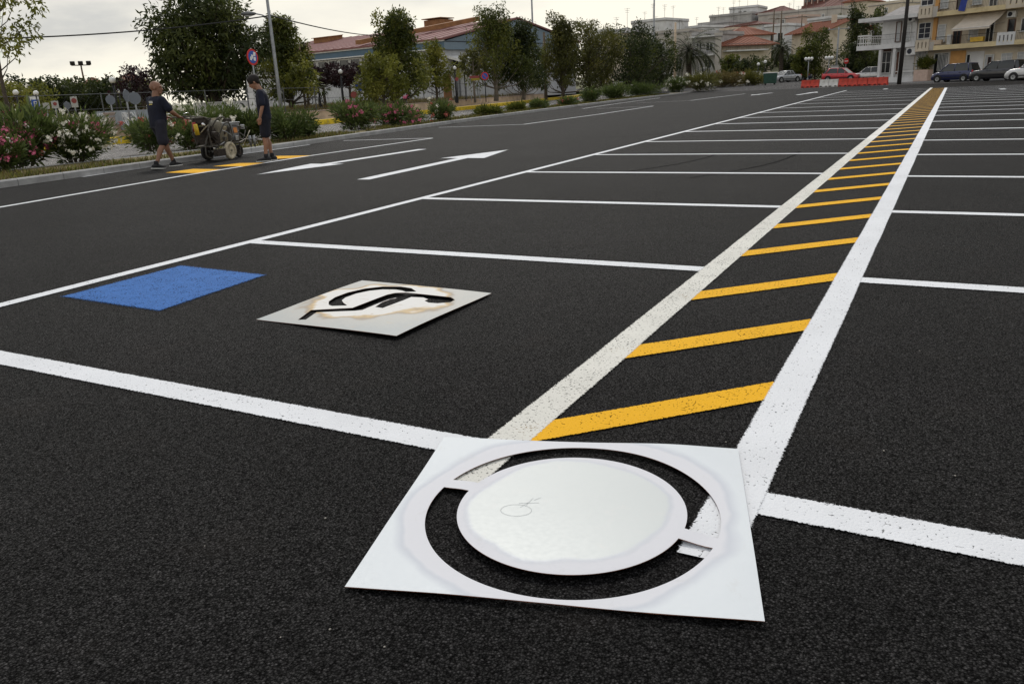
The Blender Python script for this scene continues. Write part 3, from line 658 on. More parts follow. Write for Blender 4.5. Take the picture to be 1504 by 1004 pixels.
mb.box((.0, 0, .385), (1.0, .36, .02)); mb.tube([(.66, -.06, .15), (.66, -.06, .42)], .014, 6); mb.tube([(.66, .06, .15), (.66, .06, .42)], .014, 6); mb.tube([(.0, -.27, .205), (-.16, .27, .205)], .016, 8)
mb.build('frame', M['dusty_steel'], lm)
mb = MB(); mb.box((-.42, .02, .55), (.34, .34, .30)); mb.box((-.42, .02, .74), (.26, .22, .12)); mb.lathe([(.001, -.1), (.09, -.1), (.1, 0), (.09, .06), (.001, .06)], (-.42, -.2, .58), 14, 'Y'); mb.box((-.3, -.16, .48), (.2, .06, .2))
for k in range(5): mb.box((-.42, .02, .64 + k * .022), (.37, .3, .008))
mb.build('engine', M['dark_machine'], lm, bevel=.012)
MB().tube([(-.5, .18, .62), (-.5, .3, .62), (-.42, .33, .6)], .05, 10).build('exhaust', M['dusty_steel'], lm, True)
mb = MB(); mb.box((-.55, 0, .90), (.16, .36, .12), ry=.3); mb.box((-.5, -.1, .8), (.12, .12, .16)); mb.build('control_box', M['dark_machine'], lm, bevel=.01)
MB().lathe([(.001, -.03), (.045, -.03), (.05, .02), (.001, .03)], (-.62, -.12, .84), 12, 'X').build('lamp', M['bright_metal'], lm, True)
tk = MB().lathe([(.001, .40), (.15, .40), (.17, .44), (.17, .82), (.15, .88), (.06, .92), (.001, .92)], (-.1, -.02, 0), 20).build('paint_tank', M['tan_tank'], lm, True)
MB().lathe([(.001, .92), (.06, .92), (.06, .97), (.001, .97)], (-.1, -.02, 0), 12).build('cap', M['cream_rubber'], tk)
MB().tube([(-.27, -.02, .8), (-.1, -.2, .98), (.07, -.02, .8)], .01, 6).build('bail_handle', M['dusty_steel'], tk)
bk_ = MB().lathe([(.001, .40), (.12, .40), (.14, .74), (.148, .75), (.148, .77), (.13, .77), (.12, .5), (.001, .5)], (.16, .02, 0), 18).build('bucket', M['cream_rubber'], lm, True)
hp = MB(); hp.box((.42, 0, .62), (.30, .30, .40), taper=1.22); hp.build('bead_hopper', M['zinc'], lm, bevel=.015)
MB().box((.42, 0, .835), (.39, .39, .025)).build('hopper_lid', M['zinc'], lm, bevel=.006); MB().box((.42, -.178, .66), (.13, .006, .13), rx=R(-6)).build('label_plate', M['orange_label'], lm)
MB().box((.5, .08, .89), (.16, .14, .09)).build('gauge_box', M['dark_machine'], lm, bevel=.01)
for pts in ([(-.3, -.2, .5), (-.15, -.3, .8), (.05, -.28, .86), (.2, -.22, .74), (.22, -.22, .5), (.05, -.26, .4)], [(-.45, -.15, .7), (-.3, -.26, .95), (-.05, -.24, .98), (.15, -.15, .9)], [(.35, .2, .5), (.6, .25, .7), (.85, .1, .6), (.95, -.05, .45)], [(-.6, -.18, .6), (-.75, -.2, .4), (-.8, -.22, .15), (-.62, -.24, .08)]):
    fine = []
    for k in range(25):
        t = k / 24 * (len(pts) - 1); i = min(int(t), len(pts) - 2); f_ = t - i; p0, p1, p2, p3 = (Vector(pts[max(0, min(len(pts) - 1, i + j))]) for j in (-1, 0, 1, 2))
        fine.append(.5 * ((2 * p1) + (p2 - p0) * f_ + (2 * p0 - 5 * p1 + 4 * p2 - p3) * f_ ** 2 + (3 * p1 - p0 - 3 * p2 + p3) * f_ ** 3))
    MB().tube(fine, .016, 8).build('hose', M['hose'], lm, True)
for s_ in (-1, 1):
    hb_ = MB().tube([(-.5, s_ * .24, .95), (-.8, s_ * .26, 1.02), (-1.42, s_ * .21, 1.05)], .016, 8).build('handlebar', M['dusty_steel'], lm, True)
    MB().tube([(-1.26, s_ * .213, 1.05), (-1.46, s_ * .208, 1.05)], .022, 10).build('grip', M['tyre_black'], hb_, True)
    MB().tube([(-1.12, s_ * .22, 1.06), (-1.2, s_ * .23, 1.13), (-1.34, s_ * .225, 1.11)], .009, 6).build('lever', M['bright_metal'], hb_, True)
MB().tube([(-.62, -.24, .99), (-.62, .24, .99)], .014, 8).build('crossbar', M['dusty_steel'], lm, True)
mb = MB(); mb.tube([(.9, .1, .42), (1.25, -.28, .36)], .014, 8); mb.tube([(.9, -.1, .42), (1.3, .15, .4)], .012, 8); mb.tube([(.75, -.12, .4), (.78, -.5, .42)], .014, 8); mb.tube([(.92, 0, .42), (1.05, 0, .62), (.98, -.1, .7)], .012, 8)
mb.build('spray_arm', M['dusty_steel'], lm)
for y in (-.42, -.3): MB().tube([(.78, y, .5), (.78, y, .36), (.78, y, .22)], [.03, .035, .012], 10).build('spray_gun', M['zinc'], lm, True)
mb = MB(); mb.box((-.5, -.36, .2), (.3, .12, .16)); mb.tube([(-.5, -.2, .34), (-.5, -.36, .3)], .015, 6); mb.build('spray_shroud', M['dark_machine'], lm, bevel=.01)
rgm = random.Random(4)
for k in range(16):
    x, y, z = rgm.uniform(-.6, .8), rgm.uniform(-.25, .2), rgm.uniform(.4, .9) - .2 * (k % 2); d_ = Vector((rgm.uniform(-.22, .22), rgm.uniform(-.15, .15), rgm.uniform(-.16, .16)))
    MB().tube([Vector((x, y, z)) - d_, (x + rgm.uniform(-.03, .03), y - .03, z + .03), Vector((x, y, z)) + d_], rgm.choice((.01, .014, .02)), 6).build('pipe', M[rgm.choice(('zinc', 'dusty_steel', 'dark_machine', 'cream_rubber'))], lm, True)
for k in range(7): MB().box((rgm.uniform(-.4, .7), rgm.uniform(-.26, -.1), rgm.uniform(.42, .75)), (rgm.uniform(.05, .12), rgm.uniform(.05, .1), rgm.uniform(.05, .13)), rz=rgm.random()).build('valve_block', M[rgm.choice(('zinc', 'dusty_steel', 'dark_machine'))], lm, bevel=.008)
MB().tube([(-.75, -.02, .62), (-.78, -.02, .86)], [.055, .045], 12).build('spare_can', M['yellow_plastic'], lm, True); MB().tube([(-.66, .1, .7), (-.68, .1, .9)], [.05, .04], 12).build('spare_can', M['red_plastic'], lm, True)

# ---------------------------------------------------------------- vegetation
import numpy as np
def leaf_mat(name, dark, mid, light, trans=.28):
    m, t, b = nodes(name); l = t.links.new
    at = nd(t, 'ShaderNodeAttribute', attribute_name='tint'); r = ramp(t, [(0, dark), (.5, mid), (1, light)]); l(at.outputs['Fac'], r.inputs[0])
    l(r.outputs[0], b.inputs['Base Color']); b.inputs['Roughness'].default_value = .55; b.inputs['Specular IOR Level'].default_value = .25
    tr = nd(t, 'ShaderNodeBsdfTranslucent'); l(r.outputs[0], tr.inputs['Color'])
    mx = nd(t, 'ShaderNodeMixShader'); mx.inputs[0].default_value = trans; l(b.outputs[0], mx.inputs[1]); l(tr.outputs[0], mx.inputs[2]); l(mx.outputs[0], t.nodes['Material Output'].inputs['Surface'])
    return m
leaf_mat('leaf_dark', (.014, .022, .006), (.036, .05, .014), (.1, .115, .026), .38)
leaf_mat('leaf_mid', (.022, .032, .007), (.085, .102, .018), (.2, .2, .036), .4)
leaf_mat('leaf_olive', (.028, .032, .008), (.09, .092, .02), (.2, .185, .045), .4)
leaf_mat('leaf_yellow', (.07, .08, .012), (.17, .18, .028), (.26, .25, .05), .4)
leaf_mat('leaf_purple', (.010, .004, .006), (.022, .009, .012), (.045, .018, .02))
leaf_mat('leaf_oleander', (.028, .044, .012), (.08, .115, .03), (.16, .19, .06), .32)
leaf_mat('leaf_dry', (.07, .05, .02), (.14, .11, .04), (.2, .17, .07)); leaf_mat('palm_leaf', (.02, .028, .01), (.05, .058, .022), (.10, .10, .045))
mat('bark', (.07, .055, .04), .9, var=.4, scale=10, bump=.8, bscale=25); mat('bark_pale', (.16, .135, .105), .9, var=.4, scale=6, bump=.5, bscale=25)
mat('petal_white', (.75, .72, .62), .6, var=.1); mat('petal_pink', (.55, .12, .22), .6, var=.2); mat('petal_salmon', (.5, .13, .1), .6, var=.2)
def leaf_mesh(name, pos, dirs, nrm, ln, wd, tint, m):
    """one folded diamond leaf per entry; arrays of shape (n,3) / (n,)"""
    side = np.cross(dirs, nrm); side /= np.linalg.norm(side, axis=1, keepdims=True) + 1e-9
    n = len(pos); v = np.empty((n, 4, 3), np.float32); up = np.cross(side, dirs)
    v[:, 0] = pos; v[:, 2] = pos + dirs * ln[:, None]
    mid = pos + dirs * (ln * .45)[:, None] + up * (ln * .12)[:, None]
    v[:, 1] = mid + side * (wd / 2)[:, None]; v[:, 3] = mid - side * (wd / 2)[:, None]
    me = bpy.data.meshes.new(name); me.vertices.add(4 * n); me.vertices.foreach_set('co', v.ravel())
    me.loops.add(4 * n); me.loops.foreach_set('vertex_index', np.arange(4 * n, dtype=np.int32)); me.polygons.add(n)
    me.polygons.foreach_set('loop_start', np.arange(0, 4 * n, 4, dtype=np.int32)); me.update(calc_edges=True)
    a = me.attributes.new('tint', 'FLOAT', 'FACE'); a.data.foreach_set('value', np.clip(tint, 0, 1).astype(np.float32))
    me.materials.append(m); return me
def unit(a): return a / (np.linalg.norm(a, axis=1, keepdims=True) + 1e-9)
def crown(name, clumps, n, ln, wd, m, parent, rng, droop=0.0, shell=.35):
    cs = np.array([c[0] for c in clumps]); rs = np.array([c[1] for c in clumps]); w = rs.prod(axis=1) ** (2 / 3); w /= w.sum()
    idx = rng.choice(len(clumps), n, p=w); d = unit(rng.normal(size=(n, 3)))
    rad = shell + (1 - shell) * rng.random(n) ** .6; rad *= np.where(rng.random(n) < .12, 1.22, 1)
    pos = cs[idx] + d * rs[idx] * rad[:, None]
    dr = unit(d * .6 + rng.normal(size=(n, 3)) * .8 + np.array([0, 0, -droop])); nr = unit(d + rng.normal(size=(n, 3)) * .6 + np.array([0, 0, .5]))
    ct = rng.random(len(clumps)) ** 1.3 * .7
    tint = .02 + ct[idx] + rng.random(n) * .35
    L_ = ln * (.6 + .8 * rng.random(n)); me = leaf_mesh(name, pos, dr, nr, L_, wd * (.7 + .6 * rng.random(n)), tint, m)
    return link(name, me, parent)
def tree(name, label, loc, top, base, width, m, seed, n=4500, leaf=(.32, .16), style='round', bark='bark', trunk=None, group=None, nc=18, droop=.2, lean=0, cat='tree'):
    """top / base: crown heights above the foot; width: full crown width"""
    rng = np.random.default_rng(seed); t = thing(name, label, cat, loc, 0, group); hgt = top - base; tr = trunk or max(.09, top * .022); clumps = []
    for k in range(nc):
        u = (k + .5) / nc; z = base + hgt * (.1 + .82 * u)
        if style == 'round': prof = math.sin(math.pi * (.12 + .8 * u)) ** .6
        elif style == 'column': prof = (1 - u * .75) * min(1, .5 + u * 3)
        elif style == 'open': prof = .35 + .65 * math.sin(math.pi * (.15 + .75 * u))
        elif style == 'spires': prof = max(.25, 1.15 - 1.05 * u)
        else: prof = .8
        a = k * 2.4 + rng.random() * 1.2; rr = width / 2 * prof * (.3 + .68 * rng.random() ** .5); cr_ = width * (.145 if style != 'open' else .12) * (.5 + .95 * rng.random()) * (1 if style != 'column' else .85)
        cr_ = min(cr_, hgt * .25)
        clumps.append(((rr * math.cos(a) + lean * u, rr * math.sin(a), z), (cr_, cr_, cr_ * (.75 + .5 * rng.random()))))
    for k in range(nc // 2):                       # wisps that break the outline
        u = rng.random(); a = rng.random() * 6.283; pr = math.sin(math.pi * (.1 + .8 * u)) ** .6 if style == 'round' else max(.3, 1.1 - .9 * u); rr = width / 2 * pr * (.85 + .4 * rng.random()); w_ = width * (.05 + .05 * rng.random())
        clumps.append(((rr * math.cos(a) + lean * u, rr * math.sin(a), base + hgt * (.12 + .9 * u)), (w_, w_, w_ * 1.3)))
    if style in ('round', 'column', 'spires'):
        core = width * .15; clumps += [((lean * .5, 0, base + hgt * q), (core * (1.15 - .5 * q), core * (1.15 - .5 * q), hgt * .17)) for q in (.25, .5, .72)]
    if style == 'spires':
        for q in range(3): a = rng.random() * 6.3; clumps.append(((width * .22 * math.cos(a), width * .22 * math.sin(a), top - hgt * (.06 + .1 * q)), (width * .1, width * .1, hgt * .11)))
    mb = MB(); zt = base + hgt * .55
    pts = [(0, 0, -.1), (.03 * top * (rng.random() - .5), .02 * top * (rng.random() - .5), base * .6), (lean * .3, 0, base + hgt * .2), (lean * .6, 0, zt), (lean * .9, 0, base + hgt * .85)]
    mb.tube(pts, [tr * 1.25, tr, tr * .8, tr * .5, tr * .15], 9).build('trunk', M[bark], t, True)
    lb = MB()
    for c, r_ in clumps[:nc + nc // 2]:
        z0 = max(base * .75, c[2] - hgt * .28 - .15 * math.hypot(c[0], c[1])); f_ = min(1, max(0, (z0 - base * .6) / (hgt * .9)))
        p0 = Vector((lean * f_ * .8, 0, z0)); p1 = Vector(c); q = p0.lerp(p1, .5) + Vector((0, 0, -.06 * hgt))
        lb.tube([p0, q, p1], [tr * .36, tr * .22, tr * .06], 5, False)
    lb.build('limbs', M[bark], t, True)
    crown('crown', clumps, n, leaf[0], leaf[1], M[m], t, rng, droop)
    return t
PK = 'trees in the park behind the fence'
def at(xy, z=.62): return (xy[0], xy[1], z)
# (foot, top height) read off the photograph, ranges estimated from the ground plane
tree('young_tree', 'slender young tree with thin open crown beside the double globe lamp', at((-26.616, 15.893)), 6.113, 2.301, 3.0, 'leaf_yellow', 3, 2300, (.17, .075), 'open', 'bark', .06, PK, 22, .5)
tree('bushy_tree', 'yellow green bushy tree behind the parking sign', at((-49.407, 30.38)), 3.065 - .6, .6, 3.3, 'leaf_yellow', 4, 2200, (.2, .1), 'round', group=PK)
for k, (xy, tp, w_, mm, lab) in enumerate([
    ((-62.649, 39.384), 3.822, 6.0, 'leaf_dark', 'rounded dark evergreen rising behind the yellow green tree'),
    ((-66.857, 43.934), 3.541, 5.6, 'leaf_mid', 'lower spreading tree between the rounded evergreen and the floodlight mast'),
    ((-61.209, 41.587), 3.582, 5.5, 'leaf_dark', 'dark bushy tree standing in front of the floodlight mast'),
    ((-68.477, 48.651), 3.307, 5.5, 'leaf_mid', 'dull green tree under the red tiled house roof'),
    ((-57.848, 42.867), 3.264, 5.2, 'leaf_dark', 'dark tree behind the single globe lamp and round sign backs'),
    ((-63.358, 48.844), 3.536, 4.6, 'leaf_olive', 'olive brown tree behind the bald man')]):
    tree('evergreen_tree', lab, at(xy), tp - .62, .5, w_, mm, 20 + k, 3200, (.28, .15), 'round', group=PK)
tree('plum_tree', 'small purple leaved plum tree beside the big dark tree', at((-40.853, 32.172)), 3.39 - .6, 1.0, 2.7, 'leaf_purple', 31, 1500, (.18, .1), 'open', group=PK)
tree('large_tree', 'very large dark weeping tree behind the marking machine', at((-31.744, 29.006)), 6.309 - .62, 1.384 - .5, 4.9, 'leaf_dark', 33, 15000, (.27, .09), 'round', 'bark', .26, PK, 46, .8)
tree('large_tree', 'tall green tree behind the leaning lamp post', at((-33.95, 36.707)), 5.871 - .62, .6, 3.7, 'leaf_mid', 37, 7500, (.25, .09), 'spires', 'bark', .16, PK, 26, .8)
tree('bushy_tree', 'pale yellow green bush at the foot of the tall green tree', at((-31.404, 34.968)), 2.6, .9, 1.9, 'leaf_yellow', 36, 1300, (.16, .08), 'round', 'bark', .07, PK, 9)
for k, (px_, lab, w_, tp) in enumerate([((-36.436, 42.526), 'dark purple plum tree with forked trunk before the graffiti wall', 3.5, 3.281), ((-37.659, 46.709), 'dark purple plum tree nearest the gym window band', 3.5, 3.487), ((-39.918, 44.795), 'small dark purple plum tree next to the pale yellow green bush', 2.4, 3.24)]):
    tree('plum_tree', lab, at(px_), tp - .62, 1.5, w_, 'leaf_purple', 50 + k, 3200, (.17, .1), 'round', 'bark', .09, 'purple plum trees')
tree('poplar_tree', 'tall pointed dark green tree in front of the gym', at((-28.674, 39.734)), 5.587 - .62, .3, 4.1, 'leaf_mid', 60, 9500, (.2, .1), 'spires', 'bark', .13, PK, 30, .1, .5)
tree('bushy_tree', 'yellow green tree added for the lit left half of the tall pointed dark tree', at((-27.513, 36.865)), 3.324 - .62, .5, 2.4, 'leaf_yellow', 61, 3600, (.17, .09), 'round', 'bark', .08, PK, 18, .2)  # added tree: its yellow green stands for the pointed tree's lit left side
tree('poplar_tree', 'small light green tree before the gym gable', at((-30.569, 46.921)), 4.539 - .62, .7, 3.0, 'leaf_yellow', 62, 4200, (.17, .09), 'column', 'bark', .08, PK, 18, .1)
tree('eucalyptus_tree', 'tall loose eucalyptus hiding the right end of the gym', at((-29.111, 52.465)), 6.884 - .62, 1.0, 4.7, 'leaf_mid', 64, 7500, (.24, .08), 'spires', 'bark_pale', .15, PK, 30, .8)
tree('eucalyptus_tree', 'dark eucalyptus between the loose eucalyptus and the lamp post', at((-28.296, 55.167)), 5.988 - .62, .3, 4.0, 'leaf_dark', 66, 7500, (.24, .09), 'spires', 'bark_pale', .14, PK, 24, .8)
tree('eucalyptus_tree', 'thin pale leaved tree in front of the gym stairs', at((-28.907, 49.126)), 3.969 - .62, 1.5, 1.8, 'leaf_olive', 67, 1300, (.2, .07), 'open', 'bark_pale', .07, PK, 12, .8)
tree('eucalyptus_tree', 'tall dark brown green tree right of the wooden power pole', at((-29.8, 65.544)), 6.893 - .62, .2, 4.8, 'leaf_olive', 68, 7500, (.26, .1), 'spires', 'bark', .15, PK, 26, .7)
tree('eucalyptus_tree', 'broad brown green tree behind the far no parking sign', at((-29.2, 70.167)), 6.991 - .62, .2, 5.2, 'leaf_olive', 70, 7500, (.26, .1), 'round', 'bark', .15, PK, 30, .7)
tree('evergreen_tree', 'wide dark evergreen left of the slim far lamp post', at((-29.249, 80.873)), 6.496 - .62, .0, 7.6, 'leaf_dark', 72, 9000, (.28, .12), 'round', 'bark', .17, PK, 30, .3)
tree('evergreen_tree', 'dark evergreen between the slim far lamp post and the palm', at((-30.319, 93.192)), 6.469 - .62, .0, 4.2, 'leaf_dark', 73, 4000, (.28, .12), 'round', 'bark', .13, PK, 20, .3)
TW = 'trees among the houses'
for k, (xy, tp, w_, mm, st, lab) in enumerate([
    ((-29.587, 124.534), 4.649, 2.6, 'leaf_mid', 'round', 'small round tree by the corner of the long red roofed house'),
    ((-25.791, 123.332), 4.042, 4.5, 'leaf_dark', 'round', 'dark shrubby tree under the windows of the long red roofed house'),
    ((-27.952, 123.886), 3.516, 3.0, 'leaf_dark', 'round', 'low dark hedge tree against the long red roofed house'),
    ((-21.117, 125.232), 3.884, 3.2, 'leaf_dark', 'round', 'dark low tree behind the blue car'),
    ((-16.874, 118.808), 6.892, 4.4, 'leaf_mid', 'round', 'bright green broad tree in front of the gabled house'),
    ((-18.185, 116.59), 5.061, 2.4, 'leaf_mid', 'round', 'smaller green tree leaning on the bright green broad tree'),
    ((-12.672, 123.351), 10.174, 4.2, 'leaf_dark', 'spires', 'tall dark tree beside the white balcony house'),
    ((-9.965, 121.592), 9.517, 3.8, 'leaf_dark', 'round', 'dark tree top rising above the roof of the white balcony house'),
    ((-43.517, 153.969), 8.683, 5, 'leaf_mid', 'round', 'green tree between the white block and the corner flats'),
    ((-28.549, 155.399), 7.951, 4, 'leaf_dark', 'round', 'dark tree filling the gap behind the small shaggy palm'),
    ((-18.446, 166.984), 11.359, 5, 'leaf_dark', 'round', 'dark tree below the cream skyline house'),
    ((-44.991, 132.574), 8.574, 5, 'leaf_mid', 'round', 'green tree under the white blank sided flats'),
    ((-34.0, 193.028), 14.195, 3.4, 'leaf_mid', 'round', 'small tree beside the small red hip roof'),
    ((-10.599, 111.497), 4.934, 3.6, 'leaf_dark', 'round', 'dark ivy covered shrub tree under the white balcony')]):
    tree('garden_tree', lab, at(xy, .3), tp - .3, .3, w_, mm, 80 + k, 3800, (.3, .16), st, 'bark', .14, TW, 22, .3)
def palm(label, loc, hgt, r, seed, trunk_r=.22, nf=34):
    rng = np.random.default_rng(seed); t = thing('palm_tree', label, 'palm', loc, 0, 'palm trees before the houses')
    mb = MB(); mb.tube([(0, 0, -.1), (.05, 0, hgt * .5), (0, 0, hgt)], [trunk_r * 1.3, trunk_r, trunk_r * 1.15], 10)
    for k in range(14): mb.lathe([(trunk_r * 1.0, 0), (trunk_r * 1.3, .06), (trunk_r, .1)], (.03, 0, hgt * (.2 + .055 * k)), 9)
    mb.build('trunk', M['bark'], t); pos, dr, nr, ln = [], [], [], []
    st = MB()
    for k in range(nf):
        a = k * 2.399; el = R(80 - 115 * ((k + .5) / nf)); prev = Vector((0, 0, hgt)); e = el; pts = [prev]
        for j in range(12):
            stp = r / 11; prev = prev + Vector((math.cos(a) * math.cos(e), math.sin(a) * math.cos(e), math.sin(e))) * stp; e -= R(7.5); pts.append(prev)
        st.tube(pts[::3] + [pts[-1]], .02, 4, False)
        for j in range(2, 13):
            t_ = (pts[j] - pts[j - 1]).normalized(); sd_ = t_.cross(Vector((0, 0, 1))); sd_ = sd_.normalized() if sd_.length > .01 else Vector((1, 0, 0))
            for s_ in (-1, 1):
                for h_ in (0, .5): pos.append(pts[j - 1].lerp(pts[j], h_)); dr.append((sd_ * s_ * .8 + t_ * .6 + Vector((0, 0, -.3))).normalized()); nr.append(Vector((0, 0, 1))); ln.append(r * .26 * (1 - .5 * abs(j - 6) / 7))
    st.build('frond_stems', M['palm_leaf'], t); n = len(pos); ln = np.array(ln)
    link('fronds', leaf_mesh('fronds', np.array(pos), np.array(dr), np.array(nr), ln, np.full(n, .07 * r / 2.5), .2 + .6 * rng.random(n), M['palm_leaf']), t)
palm('large date palm behind the white oleanders', at((-29.777, 103.814), .4), 4.713 - .4, 4.0, 5, .32, 46)
palm('small shaggy palm beside the long red roofed house', at((-21.868, 122.056), .4), 4.881 - .4, 1.9, 6, .26, 34)

# oleanders on the verge
def blossom_mesh(m, seed):
    rng = random.Random(seed); mb = MB()
    for k in range(11):
        c = Vector((rng.gauss(0, .042), rng.gauss(0, .042), rng.gauss(0, .03))); n_ = (c + Vector((0, 0, .03)) + Vector((rng.gauss(0, .03), rng.gauss(0, .03), 0))).normalized(); a = n_.orthogonal().normalized(); b = n_.cross(a)
        for j in range(5):
            t0 = j * 1.2566; u = a * math.cos(t0) + b * math.sin(t0); w_ = a * -math.sin(t0) + b * math.cos(t0)
            mb.add([c, c + u * .02 + w_ * .012 + n_ * .01, c + u * .036 + n_ * .012, c + u * .02 - w_ * .012 + n_ * .01], [(0, 1, 2, 3)])
    return mb.mesh('blossom', M[m])
BL = {k: [blossom_mesh(m, s) for s in range(3)] for k, m in (('w', 'petal_white'), ('p', 'petal_pink'), ('s', 'petal_salmon'))}
def oleander(label, loc, w_, h_, flowers, seed, n=2200, ln=.15, m='leaf_oleander', fs=1.0, name='oleander_bush', cat='bush', group='oleander bushes on the verge'):
    rng = np.random.default_rng(seed); t = thing(name, label, cat, (loc[0], loc[1], .09 if len(loc) < 3 else loc[2]), 0, group)
    st = MB(); ns = 26; tips = []; pos, dr, tint = [], [], []
    for k in range(ns):
        a = rng.random() * 6.283; sp = rng.random() ** .6; hh = h_ * (.62 + .42 * rng.random()) * (1 - .28 * sp ** 2)
        p = [Vector((math.cos(a) * .08 * w_, math.sin(a) * .08 * w_, 0)), Vector((math.cos(a) * w_ * .3 * sp, math.sin(a) * w_ * .3 * sp, hh * .55)), Vector((math.cos(a) * w_ * .5 * sp, math.sin(a) * w_ * .5 * sp, hh))]
        st.tube(p, [.012, .009, .005], 5, False); tips.append(p[2])
        c = rng.random() * .35
        for j in range(n // ns):
            f_ = .12 + .9 * rng.random() ** .75; q = p[0].lerp(p[1], f_ * 2) if f_ < .5 else p[1].lerp(p[2], f_ * 2 - 1); d = (p[2] - p[1]).normalized()
            o = Vector(rng.normal(size=3)); pos.append(q + o * .045 * w_); dr.append((d * .9 + o * .55 + Vector((0, 0, .1))).normalized()); tint.append(c + .2 * f_ + .45 * rng.random())
    st.build('stems', M['bark'], t); k_ = len(pos); pos = np.array(pos); dr = np.array(dr)
    pos[:, 2] = np.maximum(pos[:, 2], .02)
    link('foliage', leaf_mesh('foliage', pos, dr, unit(rng.normal(size=(k_, 3)) + [0, 0, .6]), ln * (.6 + .7 * rng.random(k_)), np.full(k_, ln * .2), np.array(tint), M[m]), t)
    for kind, cnt in flowers:
        for k in range(cnt):
            p = tips[int(rng.integers(ns))]; o = Vector(rng.normal(size=3)) * .09 * w_; q = p + o
            if k % 3 == 0: q = Vector((q.x * .9, q.y * .9, q.z * (.45 + .4 * rng.random())))
            b = link('blossom', BL[kind][int(rng.integers(3))], t, tuple(q), rng.random() * 6.28, fs * (.75 + .6 * rng.random()))
    return t
oleander('big oleander bush covered in pink blossom at the end of the verge', (-18.997, 11.204), 1.7, 1.08, [('p', 60), ('s', 16), ('w', 8)], 1, 3600, .17, fs=1.0)
oleander('big oleander bush with pink blossom and a few white ones at its foot', (-18.125, 10.377), 1.0, .8, [('p', 26), ('w', 4)], 9, 1800, .17)
oleander('large oleander bush with many white blossoms behind the kerb', (-18.655, 12.471), 1.75, 1.12, [('w', 62), ('p', 8)], 2, 5200, .18, fs=1.15)
oleander('tall feathery grass clump behind the large white oleander', (-19.2, 11.6), 1.6, 1.32, [], 3, 1300, .3, 'leaf_oleander', name='grass_clump', cat='grass', group=None)
oleander('oleander bush with few salmon blossoms beside the bald man', (-19.665, 15.562), 1.6, .85, [('s', 9), ('w', 5)], 4, 3000, .17)
oleander('oleander bush with red and yellow tinted leaves behind the handlebars', (-18.836, 16.152), 1.2, .75, [('s', 14), ('w', 4)], 5, 2000, .16, 'leaf_oleander')
oleander('tall oleander with large white blossoms behind the marking machine', (-19.876, 17.703), 2.5, 1.18, [('w', 52)], 6, 4600, .18, fs=1.25)
oleander('green oleander without blossom between machine and young man', (-19.181, 18.385), 1.7, .95, [('w', 2)], 7, 3000, .18)
oleander('green oleander bush just past the young man', (-18.176, 19.307), 1.9, 1.0, [('w', 3)], 8, 3000, .18)
oleander('small low oleander past the green oleander beside the young man', (-18.298, 20.188), 1.0, .65, [], 10, 1200, .16)
oleander('leafy oleander bush with pink blossoms on its left tips', (-19.787, 24.621), 2.0, 1.0, [('p', 15)], 11, 3200, .19)
oleander('oleander bush with dense pink blossoms next to the leafy one', (-19.907, 27.169), 2.1, .85, [('p', 34)], 12, 2800, .19)
oleander('low spreading pink oleander between two taller bushes', (-20.27, 29.191), 1.3, .5, [('p', 12)], 13, 900, .17)
oleander('solitary round oleander with reddish shoots before the gym', (-19.636, 30.465), 1.5, .8, [('s', 14), ('w', 4)], 14, 2000, .19)
oleander('low weedy clump left of the lamp post foot', (-20.774, 36.456), 1.5, .3, [], 15, 1700, .25, 'leaf_mid', name='weed_clump', group='weeds on the verge')
oleander('low weedy clump at the lamp post foot', (-21.625, 41.544), 1.3, .3, [], 16, 1500, .25, 'leaf_mid', name='weed_clump', group='weeds on the verge')
oleander('small green shrub at the foot of the wooden power pole', (-21.707, 44.251), 1.2, .5, [], 17, 1300, .22)
oleander('thin reddish shrub right of the wooden power pole', (-22.121, 49.647), 1.3, .5, [('s', 6)], 18, 1000, .22)
oleander('upright shrub between thin reddish shrub and far sign', (-23.029, 55.285), 1.4, .95, [('s', 3)], 19, 1500, .25)
oleander('dense green oleander beside the far no parking sign', (-24.299, 63.95), 2.3, 1.15, [('w', 3)], 20, 2600, .28, fs=1.4)
oleander('broad green hedge bush left of the white flowering oleander', (-25.851, 75.207), 3.6, 1.1, [('w', 4)], 21, 2800, .3, fs=1.5)
oleander('rounded oleander covered in white blossoms below the palm', (-26.811, 88.825), 2.6, 1.6, [('w', 26)], 22, 2600, .3, fs=2.2)
oleander('wide olive hedge bush with white blossoms beyond the palm', (*(-24.306, 90.803), .2), 4.4, 1.75, [('w', 20)], 23, 3000, .34, 'leaf_olive', fs=2.4)
oleander('brownish hedge bush with scattered white blossoms', (*(-23.57, 98.211), .25), 4.2, 1.7, [('w', 10), ('s', 6)], 24, 2800, .36, 'leaf_dry', fs=2.4)
oleander('brown green hedge bush beside the green dumpster', (*(-21.536, 100.723), .32), 4.2, 1.6, [('w', 5)], 25, 2800, .36, 'leaf_olive', fs=2.4)
